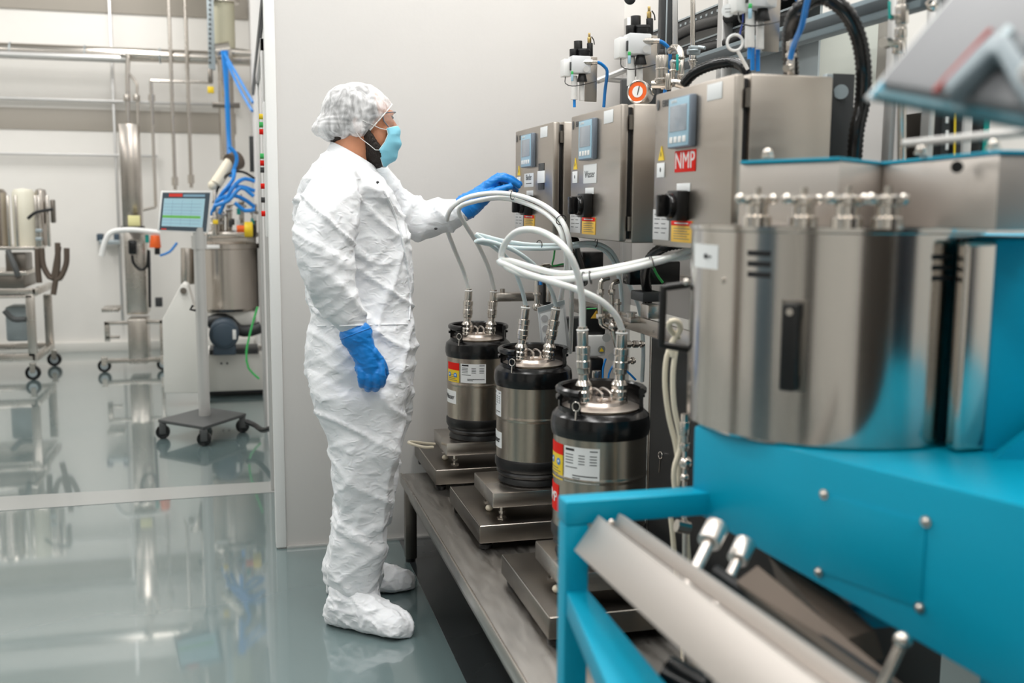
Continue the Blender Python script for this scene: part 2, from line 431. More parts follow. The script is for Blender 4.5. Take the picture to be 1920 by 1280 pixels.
FL = [(700, 700, 590, 768, .10, 3.63), (760, 760, 600, 763, .12), (820, 820, 618, 752, .112), (880, 880, 632, 744, .105), (940, 940, 634, 735, .10),
      (990, 990, 622, 716, .10), (1030, 1030, 612, 714, .10), (1065, 1065, 609, 712, .095), (1092, 1092, 613, 706, .085)]
cv.loft(rings_px(FL, 3.68))
ptube(cv, [(636, 348, 3.42), (622, 380, 3.36), (613, 420, 3.315), (610, 470, 3.29), (621, 525, 3.28), (639, 572, 3.275), (654, 600, 3.275), (664, 622, 3.275)],
      [.075, .092, .096, .088, .078, .062, .048, .036])
ptube(cv, [(690, 352, 3.70), (725, 388, 3.75), (762, 404, 3.75), (796, 412, 3.74), (828, 406, 3.72), (856, 399, 3.71), (873, 390, 3.70)],
      [.10, .095, .08, .072, .064, .056, .034])
coverall = fuse('coverall', cv, M['cover'], person, .008, 8, wrinkle)
coverall['label'] = 'white creased disposable coverall'

# bare body inside the clothing; head, neck and the hidden limbs are one skin
bd = MB()
bd.loft(rings_px([(300, 330, 632, 690, .055), (345, 365, 600, 715, .12), (420, 420, 590, 725, .13), (520, 520, 605, 740, .125), (620, 620, 610, 745, .13), (700, 700, 615, 735, .14), (740, 740, 625, 725, .12)], 3.56))
ptube(bd, [(670, 720, 3.46), (680, 860, 3.45), (672, 1000, 3.44), (668, 1130, 3.43)], [.10, .07, .055, .045])
ptube(bd, [(680, 720, 3.64), (688, 860, 3.67), (668, 1000, 3.69), (662, 1070, 3.69)], [.10, .07, .055, .045])
ptube(bd, [(640, 370, 3.42), (622, 430, 3.33), (616, 480, 3.30), (640, 570, 3.28), (668, 632, 3.275)], [.06, .055, .045, .038, .028])
ptube(bd, [(690, 370, 3.68), (760, 406, 3.75), (830, 405, 3.72), (876, 386, 3.70)], [.06, .05, .04, .028])
HY = 3.55
def hp(px, py, dy=0): return atY(px, py, HY+dy)
bd.ball(hp(672, 217), .1, 20, (1.04, .79, .92))
bd.ball(hp(702, 226), .062, 16, (1.0, 1.05, 1.0))           # brow and forehead
bd.ball(hp(704, 258), .058, 16, (.92, 1.0, 1.25))          # face
bd.ball(hp(697, 284), .052, 16, (1.0, 1.0, .85), rot=(0, .5, 0))   # jaw
bd.ball(hp(719, 299), .02, 10, (1, 1.3, .9))               # chin
bd.ball(hp(731, 272), .016, 10, (1, 1.5, .9))              # mouth
bd.tube([hp(731, 222), hp(738, 236), hp(744, 246)], [.009, .012, .014], 12); bd.ball(hp(744, 247), .0145, 10, (1, 1.1, .8))
bd.ball(hp(738, 250, -.011), .009, 8); bd.ball(hp(738, 250, .011), .009, 8)
bd.ball(hp(718, 244, -.036), .026, 10, (1, .8, .9)); bd.ball(hp(718, 244, .036), .026, 10, (1, .8, .9))   # cheekbones
bd.tube([hp(722, 216, -.05), hp(732, 212, -.02), hp(734, 212, .02), hp(722, 216, .05)], .010, 10)      # brow ridge
bd.tube([hp(652, 325), hp(656, 295), hp(664, 262), hp(676, 235)], [.078, .069, .066, .06], 24)
for sg in (-1, 1):
    e = [hp(668, 247, sg*.076), hp(664, 234, sg*.082), hp(667, 222, sg*.083), hp(677, 221, sg*.08), hp(680, 231, sg*.077), hp(675, 243, sg*.076), hp(669, 249, sg*.075)]
    bd.tube(spline(e, .006), .0055, 8)
    bd.ball(hp(673, 234, sg*.072), .015, 10, (1, .5, 1.5))
body = fuse('body', bd, M['skin'], person, .0042, 5)

# eyes, lids and brows
for sg in (-1, 1):
    ew = MB().ball(hp(724, 228, sg*.031), .0125, 12).build('eye', M['eyew'], person)
    MB().ball(hp(729.6, 228, sg*.031), .0048, 8, (.55, 1, 1)).build('iris', M['iris'], ew)
    MB().tube(spline([hp(712, 221, sg*.056), hp(724, 216, sg*.047), hp(731, 217, sg*.032), hp(736, 221, sg*.014)], .005), .0045, 8).build('eyebrow', M['hair'], person)
# hair and beard
def cut(pl, no):
    def f(b):
        bmesh.ops.bisect_plane(b, geom=b.verts[:]+b.edges[:]+b.faces[:], plane_co=pl, plane_no=no, clear_outer=True)
    return f
hr = MB().ball(hp(670, 216), .1, 24, (1.1, .86, .98)).ball(hp(645, 238), .07, 16, (1, 1.05, .9))
hn = Vector((.80, 0, -.60)).normalized()
def haircut(b):
    for co, no in ((hp(700, 225), hn), (hp(701, 200), Vector((1, 0, .25)).normalized())):
        bmesh.ops.bisect_plane(b, geom=b.verts[:]+b.edges[:]+b.faces[:], plane_co=co, plane_no=no, clear_outer=True)
fuse('hair', hr, M['hair'], person, .005, 2, lambda p: .004*noise.noise(p*60), post=haircut)
br = MB()
br.ball(hp(696, 286), .0565, 16, (1.03, 1.02, .93), rot=(0, .5, 0)).ball(hp(708, 302), .026, 12, (1.2, 1.2, .8)).ball(hp(722, 296), .022, 10, (1, 1.4, 1))
for sg in (-1, 1):
    br.tube(spline([hp(687, 240, sg*.066), hp(690, 255, sg*.064), hp(696, 272, sg*.058), hp(704, 288, sg*.045)], .01), [.010]*60, 10) if 0 else None
    ptube(br, [(688, 243, HY+sg*.064), (692, 258, HY+sg*.060), (699, 274, HY+sg*.052), (712, 290, HY+sg*.036)], [.010, .016, .022, .022], 12, .01)
def beardcut(b):
    pl = hp(708, 253); 
    bmesh.ops.bisect_plane(b, geom=b.verts[:]+b.edges[:]+b.faces[:], plane_co=hp(727, 262), plane_no=Vector((.9, 0, .45)).normalized(), clear_outer=True)
fuse('beard', br, M['hair'], person, .0042, 3, lambda p: .0025*noise.noise(p*140)+.001, post=beardcut)

# wrap-around patch helper for mask and goggles
def patch(rows, hy, nu=28, pl=0, pn=0):
    P = []
    m = len(rows)
    for j in range(0, (m-1)*8+1):
        i = min(j//8, m-2); t = j/8-i
        s = [rows[i][0][k]*(1-t)+rows[i+1][0][k]*t for k in (0, 1)]; fr = [rows[i][1][k]*(1-t)+rows[i+1][1][k]*t for k in (0, 1)]
        h = hy[i]*(1-t)+hy[i+1]*t; a = hp(*s); c = hp(*fr); row = []
        for u in range(nu+1):
            th = (u/nu*2-1)*PI/2; cc = max(0, math.cos(th))**.75
            off = pl*math.sin(j/((m-1)*8)*pn*2*PI)*cc if pl else 0
            row.append(Vector((a.x+(c.x-a.x)*cc+off, HY+h*math.sin(th), a.z+(c.z-a.z)*cc)))
        P.append(row)
    b = bmesh.new(); V = [[b.verts.new(p) for p in r] for r in P]
    for r0, r1 in zip(V, V[1:]):
        for k in range(nu): b.faces.new((r0[k], r0[k+1], r1[k+1], r1[k]))
    bmesh.ops.recalc_face_normals(b, faces=b.faces)
    q = MB(); q.bm.free(); q.bm = b; return q, P
mrows = [((721, 243), (745, 237)), ((723, 254), (750.5, 252)), ((717, 268), (750, 270)), ((706, 283), (747, 286)), ((710, 298), (739, 301)), ((716, 312), (723, 313))]
mq, mp_ = patch(mrows, [.056, .062, .064, .064, .054, .034], pl=.0034, pn=3)
mask = mq.build('face_mask', M['maskb'], person, 60)
sd = mask.modifiers.new('s', 'SOLIDIFY'); sd.thickness = .0016; sd.offset = 1
e = MB().tube(mp_[0], .0016, 6); e.tube(mp_[-1], .0016, 6); e.tube([r[0] for r in mp_], .0016, 6); e.tube([r[-1] for r in mp_], .0028, 6)
e.build('mask_edge', M['white'], mask)
for sg, k in ((-1, 0), (1, -1)):
    MB().tube([mp_[2][k], hp(711, 240, sg*.072), hp(699, 234, sg*.078), hp(680, 226, sg*.091)], .0013, 6).tube([mp_[24][k], hp(704, 281, sg*.078), hp(692, 271, sg*.082), hp(676, 259, sg*.079), hp(668, 248, sg*.088)], .0013, 6).build('ear_loop', M['white'], mask)
# safety glasses
gq, gp = patch([((712, 216), (741, 211)), ((715, 230), (747, 228)), ((726, 242), (746, 243))], [.066, .066, .052])
gl = gq.build('safety_glasses', M['clear'], person, 60); gl['label'] = 'clear wrap-around safety glasses'
f_ = MB().tube(gp[0], .0019, 6).tube(gp[-1], .0017, 6).tube([r[0] for r in gp], .002, 6).tube([r[-1] for r in gp], .0016, 6)
for sg, k in ((-1, 0), (1, -1)): f_.tube([gp[2][k], hp(703, 216, sg*.078), hp(684, 219, sg*.088)], .0022, 6)
f_.build('glasses_frame', M['hmif'], gl)

# hair net
nb = MB().ball(hp(668, 212), .1, 28, (1.2, .98, 1.0)).ball(hp(632, 232), .066, 18, (1.15, 1.25, .85), rot=(0, -.3, 0)).ball(hp(608, 242), .036, 12, (1.2, 1.6, .8))
nb.ball(hp(640, 252), .042, 12, (1.2, 1.7, .6))
for sg in (-1, 1): nb.ball(hp(672, 237, sg*.062), .036, 12, (1, .9, 1))
nn_ = Vector((.745, 0, -.667)).normalized()
def netdisp(p):
    c = hp(665, 235); d = p-c; a = math.atan2(d.y, d.z); b_ = math.atan2(d.x, d.z)
    return .0035*noise.noise(Vector((a*7, b_*3, 0)))+.0025*noise.noise(p*45)+.006*noise.noise(p*14)
net_loop = []
def netcut(b):
    r = bmesh.ops.bisect_plane(b, geom=b.verts[:]+b.edges[:]+b.faces[:], plane_co=hp(703, 231), plane_no=nn_, clear_outer=True)
    vs = [g.co.copy() for g in r['geom_cut'] if isinstance(g, bmesh.types.BMVert)]
    c = sum(vs, Vector())/len(vs); ux = nn_.orthogonal().normalized(); uy = nn_.cross(ux)
    vs.sort(key=lambda v: math.atan2((v-c).dot(uy), (v-c).dot(ux))); net_loop.extend(vs)
net = fuse('hair_net', nb, M['net'], person, .0045, 6, netdisp, post=netcut)
net['label'] = 'sheer white gathered hair net'
lp = net_loop[::3]; lp.append(lp[0])
MB().tube(lp, .0022, 6, rfun=lambda i: 1+.35*math.sin(i*2.1)).build('elastic_edge', M['white'], net)

# collar and front placket
col = MB()
ri = rings_px([(266, 314, 620, 703, .079), (272, 319, 617, 706, .083), (284, 327, 611, 711, .092)], 3.56); ro = rings_px([(284, 327, 614, 708, .088), (272, 319, 622, 701, .077), (266, 314, 623, 700, .076)], 3.56)
col.loft(ri+ro, caps=False); col.build('collar', M['cover'], person, 60)
from mathutils.bvhtree import BVHTree
dg = bpy.context.evaluated_depsgraph_get()
bv = BVHTree.FromObject(coverall, dg); off = wloc(coverall)
def hit(px, py):
    r = ray(px, py).normalized(); h = bv.ray_cast(CAM-off, r)
    return (h[0]+off, h[1]) if h[0] else (None, None)
zp = []
for px, py in [(699, 330), (709, 345), (722, 365), (735, 390), (744, 415), (752, 440), (758, 470), (763, 500), (766, 530), (768, 560), (767, 600)]:
    h, n = hit(px, py)
    if h: zp.append(h+n*.0015)
MB().tube(spline(zp, .01), .004, 6).build('zip_placket', M['cover'], person)
h, n = hit(707, 343)
if h: MB().ball(h+n*.003, .005, 8).build('zip_pull', M['char'], person)
h, n = hit(817, 428)
if h: MB().ball(h+n*.002, .006, 8, (1, .5, .7)).build('cuff_snap', M['char'], person)
# waist seam
wsm = []
for px in range(596, 770, 14):
    h, n = hit(px, 611+(px-596)*-.02)
    if h: wsm.append(h+n*.001)
MB().tube(spline(wsm, .01), .0025, 6).build('waist_seam', M['cover'], person)

# gloves
g = MB()
ptube(g, [(668, 628, 3.272), (676, 646, 3.268), (684, 666, 3.262), (692, 688, 3.262)], [.052, .043, .037, .034], 20)
g.ball(atY(694, 688, 3.262), .05, 14, (.98, .55, .9)); g.ball(atY(687, 668, 3.262), .04, 14, (.98, .7, 1))
kn = [((715, 700), (717, 719), (712, 728)), ((704, 706), (706, 727), (702, 735)), ((691, 707), (692, 729), (689, 736)), ((678, 703), (679, 722), (678, 728))]
for i, (a, b_, c) in enumerate(kn):
    ptube(g, [(a[0]-2, a[1]-22, 3.255), (a[0], a[1], 3.243), (b_[0], b_[1]-4, 3.255), (c[0], c[1]-8, 3.285), (c[0]-2, c[1]-22, 3.295)], [.0135, .0135, .0125, .0115, .0105], 12, .008)
ptube(g, [(700, 662, 3.25), (716, 682, 3.265), (721, 700, 3.28), (715, 714, 3.297)], [.018, .0155, .0135, .0115], 12, .008)
def gw(p): return .0022*fold(rotp(p, .4), 26, (.6, .6, 2), 5)+.001*noise.noise(p*60)
gr = fuse('glove', g, M['glove'], person, .0034, 3, gw); gr['label'] = 'blue nitrile glove on the lowered hand'
MB().torus(atY(667, 625, 3.272), .0515, .0016, atY(666, 620, 3.275)-atY(684, 666, 3.262)).build('glove_cuff', M['glove'], gr)
g = MB()
ptube(g, [(875, 387, 3.70), (886, 379, 3.70), (900, 369, 3.70), (914, 357, 3.70)], [.047, .042, .037, .033], 20)
g.ball(atY(908, 360, 3.70), .046, 14, (1.0, .95, .62), rot=(0, -.55, 0)); g.ball(atY(922, 347, 3.70), .036, 14, (.9, 1.1, .55), rot=(0, -.4, 0))
FG = [[(915, 347, 3.668), (934, 334, 3.662), (954, 338, 3.668), (972, 348, 3.682)],
      [(915, 345, 3.692), (935, 331, 3.690), (957, 335, 3.696), (975, 345, 3.704)],
      [(915, 348, 3.716), (934, 336, 3.716), (954, 343, 3.722), (967, 357, 3.722)],
      [(912, 354, 3.738), (928, 346, 3.740), (944, 354, 3.742), (952, 367, 3.738)]]
for q in FG: ptube(g, q, [.0155, .0135, .012, .010], 12, .008)
ptube(g, [(893, 372, 3.675), (915, 364, 3.655), (936, 356, 3.648), (957, 350, 3.655)], [.021, .017, .0135, .011], 12, .008)
gf = fuse('glove', g, M['glove'], person, .0034, 3, gw); gf['label'] = 'blue nitrile glove on the raised hand'
MB().torus(atY(874, 388, 3.70), .0465, .0016, atY(900, 369, 3.70)-atY(875, 387, 3.70)).build('glove_cuff', M['glove'], gf)

# shoe covers
def boot(heel, toe, ankle, nm, lab, w_=1):
    H = Vector(heel); T = Vector(toe); d = T-H; L = d.length; d.normalize(); s_ = Vector((-d.y, d.x, 0)); q = MB(); R = []
    for t, hw, h in ((-.012, .012, .05), (0, .03, .085), (.03, .046, .15), (.08, .054, .18), (.13, .055, .165), (.18, .058, .12), (.23, .06, .092), (.28, .058, .08), (.315, .045, .068), (.335, .024, .05), (.342, .008, .034)):
        t = t*L/.33; ring = []
        for k in range(24):
            a = 2*PI*k/24; y = hw*w_*math.copysign(abs(math.cos(a))**.8, math.cos(a)); z = h/2+h/2*math.copysign(abs(math.sin(a))**.75, math.sin(a)); 
            if z > h*.5: y *= 1-.35*(z/h-.5)
            ring.append(H+d*t+s_*y+Vector((0, 0, max(z, .004))))
        R.append(ring)
    q.loft(R)
    q.tube([H+d*.075+Vector((0, 0, .06)), Vector(ankle)-Vector((0, 0, .05)), Vector(ankle), Vector(ankle)+Vector((0, 0, .06))], [.06, .085, .08, .07], 24)
    def dd(p):
        k = .35 if p.z < .02 else 1
        return k*(.007*fold(rotp(p, .6), 12, (1, 1, 2), 8)+.005*noise.noise(p*18)+.003*fold(p, 28, (1, 1, 1), 2))
    def flat(b):
        for v in b.verts: v.co.z = max(v.co.z, .001)
    o = fuse('shoe_cover', q, M['cover'], person, .0055, 3, dd, post=flat); o['label'] = lab
    return o
a1 = atY(665, 1098, 3.44); a2 = atY(662, 1088, 3.69)
boot((.258, 3.455, 0), (.505, 3.275, 0), a1, 'n', 'white shoe cover on the nearer foot', 1.12)
boot((.28, 3.73, 0), (.585, 3.71, 0), a2, 'f', 'white shoe cover on the farther foot', 1.05)

# ------------------------------------------------------------------ bench with three scales
BZ = .34
bt = thing('steel_bench', 'low worn stainless bench along the floor carrying three scales', 'bench', (.9, 3.1, 0))
MB().box((.60, 2.02, BZ-.042), (1.30, 4.10, BZ), .006).build('bench_top', M['bench'], bt)
MB().box((.6, 2.02, BZ-.001), (.607, 4.10, BZ+.003), .001).build('folded_edge', M['steel'], bt)
for x, y in ((.605, 3.99), (.605, 2.08), (1.22, 3.99), (1.22, 2.08)):
    MB().box((x, y, .015), (x+.045, y+.045, BZ-.041), .003).build('leg', M['steeld'], bt)
    MB().cyl((x+.022, y+.022, 0), (x+.022, y+.022, .016), .02).build('foot', M['black'], bt)
MB().box((.612, 2.1, .30-.03), (.64, 4.0, .299), .002).build('rail', M['steeld'], bt)

def make_scale(name, label, x, y):
    t = thing(name, label, 'scale', (x, y, BZ), 'floor scales under the kegs')
    # base: shallow folded tray upside down
    b = MB().box((x, y, BZ+.024), (x+.42, y+.485, BZ+.082), .006)
    b.build('scale_base', M['steeld'], t)
    MB().tube([(x+.004, y+.004, BZ+.0805), (x+.416, y+.004, BZ+.0805)], .0022, 6).tube([(x+.004, y+.004, BZ+.0805), (x+.004, y+.481, BZ+.0805)], .0022, 6).build('scale_edge', M['polish'], t)
    for dx, dy in ((.028, .035), (.39, .035), (.028, .44), (.39, .44)):
        f = MB().cyl((x+dx, y+dy, BZ), (x+dx, y+dy, BZ+.016), .019, .021, 20, .002).build('foot', M['black'], t)
        MB().cyl((x+dx, y+dy, BZ+.015), (x+dx, y+dy, BZ+.026), .006, n=10).build('foot_stud', M['polish'], f)
    bx, by = x+.05, y+.03
    MB().box((bx, by, BZ+.128), (bx+.30, by+.272, BZ+.178), .004).build('load_block', M['steel'], t)
    for dx, dy in ((.04, .04), (.26, .04), (.04, .23), (.26, .23)):
        MB().cyl((bx+dx, by+dy, BZ+.081), (bx+dx, by+dy, BZ+.087), .017, n=6).cyl((bx+dx, by+dy, BZ+.086), (bx+dx, by+dy, BZ+.13), .006, n=10).cyl((bx+dx, by+dy, BZ+.1), (bx+dx, by+dy, BZ+.108), .011, n=6).build('adjusting_screw', M['polish'], t)
    MB().ball((x+.07, y+.16, BZ+.092), .013, 10, (1, 1, .8)).build('bubble_level', M['cream'], t)
    return t
SC = [(.690, 3.80), (.700, 3.085), (.703, 2.33)]
LS = ['stainless platform scale under the farthest keg, by the grey wall', 'stainless platform scale under the middle keg', 'stainless platform scale under the nearest keg, beside the teal frame']
sc0 = make_scale('platform_scale', LS[1], *SC[1])
for i in (0, 2):
    c = copy_tree(sc0); c.location = (SC[i][0], SC[i][1], BZ); c['label'] = LS[i]

# ------------------------------------------------------------------ kegs
KZ = BZ+.178
def label_arc(name, m, R, a0, a1, z0, z1, c, parent, off=.0012, n=14):
    # curved sticker on a cylinder (angles in degrees)
    if a1-a0 > 180: a0 += 360
    if a0-a1 > 180: a1 += 360
    b = MB(); r1 = R+off; r0 = R+.0002; ring = []
    for k in range(n+1):
        a = math.radians(a0+(a1-a0)*k/n); ca, sa = math.cos(a), math.sin(a)
        ring.append([(c[0]+r1*ca, c[1]+r1*sa, z0), (c[0]+r1*ca, c[1]+r1*sa, z1), (c[0]+r0*ca, c[1]+r0*sa, z1), (c[0]+r0*ca, c[1]+r0*sa, z0)])
    b.loft(ring); return b.build(name, m, parent, 60)
def make_keg(name, label, x, y):
    t = thing(name, label, 'keg', (x, y, KZ), 'stainless kegs on the scales'); c = (x, y, KZ); R = .121
    sh = MB().lathe([(0, .02), (R-.02, .02), (R-.002, .05), (R, .06), (R, .066), (R, .211), (R, .214), (R+.0018, .217), (R+.0018, .223), (R, .226), (R, .229), (R, .354), (R, .36), (R-.012, .385), (0, .387)], c, 64).build('keg_shell', M['keg'], t)
    MB().lathe([(R-.02, .0), (.108, -.0), (.114, .006), (.112, .014), (.108, .022), (.116, .03), (.119, .036), (.115, .042), (.121, .05), (R+.004, .06), (R+.004, .08), (R+.001, .086), (R-.003, .086)], c, 64).build('base_ring', M['black'], t)
    # top chime: thick bulged band and rim with hand openings
    MB().lathe([(R-.002, .322), (R+.004, .324), (R+.0075, .338), (R+.0075, .356), (R+.004, .374), (R-.008, .385), (R-.018, .388), (R-.022, .384), (R-.02, .36)], c, 64).build('top_ring', M['gloss'], t)
    ringb = MB()
    def arcl(prof, a0, a1, n=40):   # partial ring, angles in degrees
        ringb.loft([[(x+r*math.cos(math.radians(a0+(a1-a0)*k/n)), y+r*math.sin(math.radians(a0+(a1-a0)*k/n)), KZ+z) for r, z in prof] for k in range(n+1)])
    A0, A1 = -38, 222           # the side towards the worker is left open
    arcl([(.103, .380), (.110, .380), (.110, .397), (.103, .397)], A0, A1)
    for a0, a1 in ((A0, -30), (-8, 178), (206, A1)): arcl([(.103, .396), (.110, .396), (.110, .427), (.103, .427)], a0, a1, 30)
    arcl([(.103, .427), (.112, .427), (.1175, .433), (.1175, .441), (.112, .446), (.104, .446), (.101, .441)], A0, A1)
    arcl([(.109, .411), (.1165, .413), (.1165, .419), (.109, .421)], 206, A1, 6); arcl([(.109, .411), (.1165, .413), (.1165, .419), (.109, .421)], -8, 178)
    ringb.build('handle_rim', M['gloss'], t)
    MB().lathe([(0, .389), (.098, .388), (.102, .393), (.096, .3955), (.06, .399), (.054, .407), (0, .409)], c, 48).build('lid', M['satin'], t)
    lv = MB().box((x-.014, y-.03, KZ+.40), (x+.014, y+.03, KZ+.409), .003)
    lv.tube(spline([(x-.012, y-.028, KZ+.408), (x-.012, y-.045, KZ+.43), (x-.012, y+.02, KZ+.434), (x-.011, y+.07, KZ+.412)], .008), .0035, 8)
    lv.tube(spline([(x+.012, y-.028, KZ+.408), (x+.012, y-.045, KZ+.43), (x+.012, y+.02, KZ+.434), (x+.011, y+.07, KZ+.412)], .008), .0035, 8)
    lv.cyl((x-.02, y-.028, KZ+.412), (x+.02, y-.028, KZ+.412), .005); lv.build('lid_clamp', M['satin'], t)
    for dx in (-.047, .047): MB().cyl((x+dx, y-.005, KZ+.388), (x+dx, y-.005, KZ+.406), .024, n=6).build('valve_post', M['steel'], t)
    p = Vector((x-.092, y-.078, KZ+.408)); ring = MB().torus(p+Vector((0, 0, 0)), .011, .0017, (-.8, -.7, .1)).tube([p+Vector((0, 0, -.011)), p+Vector((-.002, -.002, -.034))], .0022, 8).build('lock_pin', M['polish'], t)
    return t, c, R
KG = [(.886, 3.93), (.918, 3.25), (.888, 2.50)]
k1, c_, R_ = make_keg('keg', 'stainless keg farthest away, by the grey wall, with warning label and wide printed label', *KG[0])
k2 = copy_tree(k1); k2.location = (*KG[1], KZ); k2['label'] = 'middle stainless keg with a narrow white label at its left edge'
k3 = copy_tree(k1); k3.location = (*KG[2], KZ); k3['label'] = 'nearest stainless keg, with red sticker, partly behind the teal frame'
def keg_labels(k, x, y, kind):
    c = (x, y, 0); R = .121; cam = math.degrees(math.atan2(-y, -x))    # direction of the camera side
    def warn(a0, a1, z0, z1):
        w_ = label_arc('warning_label', M['yellow'], R, a0, a1, z0, z1-.028, c, k)
        label_arc('red_header', M['red'], R, a0, a1, z1-.028, z1, c, w_)
        for f_ in (.25, .75):
            a = math.radians(a0+(a1-a0)*f_); rr = R+.0014
            MB().lathe([(0, 0), (.009, 0), (.009, .0006), (0, .0008)], (x+rr*math.cos(a), y+rr*math.sin(a), z1-.047), 24, (math.cos(a), math.sin(a), 0)).build('mandatory_symbol', M['bluet'], w_)
            MB().ball((x+(rr+.001)*math.cos(a), y+(rr+.001)*math.sin(a), z1-.047), .0038, 8, (.25, 1, 1), (0, 0, a)).build('symbol_figure', M['white'], w_)
        for j in range(4):
            label_arc('print_line', M['print'], R+.0012, a0+3, a1-4-j % 2*5, z0+.006+j*.007, z0+.008+j*.007, c, w_, .0004)
    def spec(a0, a1, z0, z1, title):
        w_ = label_arc('data_label', M['paper'], R, a0, a1, z0, z1, c, k)
        def ln(f0, f1, g, h=.0012, m='print'):
            zc = z1-(z1-z0)*g; label_arc('print_line', M[m], R+.0012, a0+(a1-a0)*f0, a0+(a1-a0)*f1, zc-h, zc+h, c, w_, .0003, 6)
        ln(.05, .33, .08, .003, 'ink'); ln(.75, .95, .08, .0015)
        for g in (.22, .30, .38, .46):
            ln(.05, .3, g); ln(.45, .62, g); ln(.75, .93, g)
        ln(.05, .42, .58); ln(.28, .95, .80, .0013, 'ink'); ln(.28, .5, .87)
    def tagl(a0, a1, z0, z1, m, txt, tm):
        w_ = label_arc('name_label', M[m], R, a0, a1, z0, z1, c, k)
        am = math.radians(a1-(a1-a0)*.05); b = MB()
        n = len(txt); hgt = (z1-z0)*.55
        for i, ch in enumerate(txt):
            a = math.radians(a0+(a1-a0)*(.12+.76*(i+.5)/n)); rr = R+.0016
            b.text(ch, (x+rr*math.cos(a), y+rr*math.sin(a), (z0+z1)/2), hgt, (-math.sin(a), math.cos(a), 0), (0, 0, 1), bold=0)
        b.build('lettering', M[tm], w_)
    z = KZ
    if kind == 0:
        warn(cam-62-10, cam-62+25, z+.215+.015, z+.305); spec(cam-35+2, cam+14, z+.232, z+.305, 'W'); tagl(cam-80, cam-44, z+.145, z+.195, 'paper', 'Wasser', 'ink')
    if kind == 1:
        spec(cam-88, cam-58, z+.222, z+.307, 'W'); tagl(cam-92, cam-56, z+.12, z+.172, 'paper', 'Wasser', 'ink')
    if kind == 2:
        warn(cam-84, cam-50, z+.212, z+.305); spec(cam-47, cam+0, z+.215, z+.305, 'W'); tagl(cam-92, cam-58, z+.125, z+.195, 'red', 'NMP', 'white')
# angles are counted from the +x axis; the camera-facing direction is near -100 degrees
for k, (x, y), kd in ((k1, KG[0], 0), (k2, KG[1], 1), (k3, KG[2], 2)): keg_labels(k, x, y, kd)

# ------------------------------------------------------------------ control cabinets
XD = 1.03
def make_cab(y0, y1, z0, z1, label):
    t = thing('control_cabinet', label, 'control cabinet', (XD, y0, z0), 'wall hung stainless control cabinets')
    MB().box((XD, y0, z0), (XD+.024, y1, z1), .005).build('door', M['steelh'], t)
    MB().box((XD+.024, y0+.008, z0+.008), (XD+.036, y1-.008, z1-.008), .001).build('door_gasket', M['black'], t)
    MB().box((XD+.036, y0-.004, z0-.004), (XD+.235, y1+.004, z1+.002), .006).build('housing', M['steelh'], t)
    for z in (z0+.05, z1-.05):
        MB().cyl((XD+.03, y0-.004, z-.02), (XD+.03, y0-.004, z+.02), .006, n=12).build('hinge', M['steeld'], t)
    return t
def plate(parent, name, m, y0, y1, z0, z1, x=XD, th=.002, bev=.0005):
    return MB().box((x-th, y0, z0), (x, y1, z1), bev).build(name, m, parent)
def pxr(l, t_, r, b_, X=XD):
    # rectangle on the door plane from its pixel corners: returns y0,y1,z0,z1
    a = atX(l, (t_+b_)/2, X); c = atX(r, (t_+b_)/2, X); zt = atX((l+r)/2, t_, X).z; zb = atX((l+r)/2, b_, X).z
    return c.y, a.y, zb, zt
CABS = [(3.425, 3.925, 'stainless control cabinet farthest away, nearest the reaching gloved hand'), (2.775, 3.225, 'stainless control cabinet in the middle of the row'), (2.083, 2.525, 'nearest stainless control cabinet, with red NMP label')]
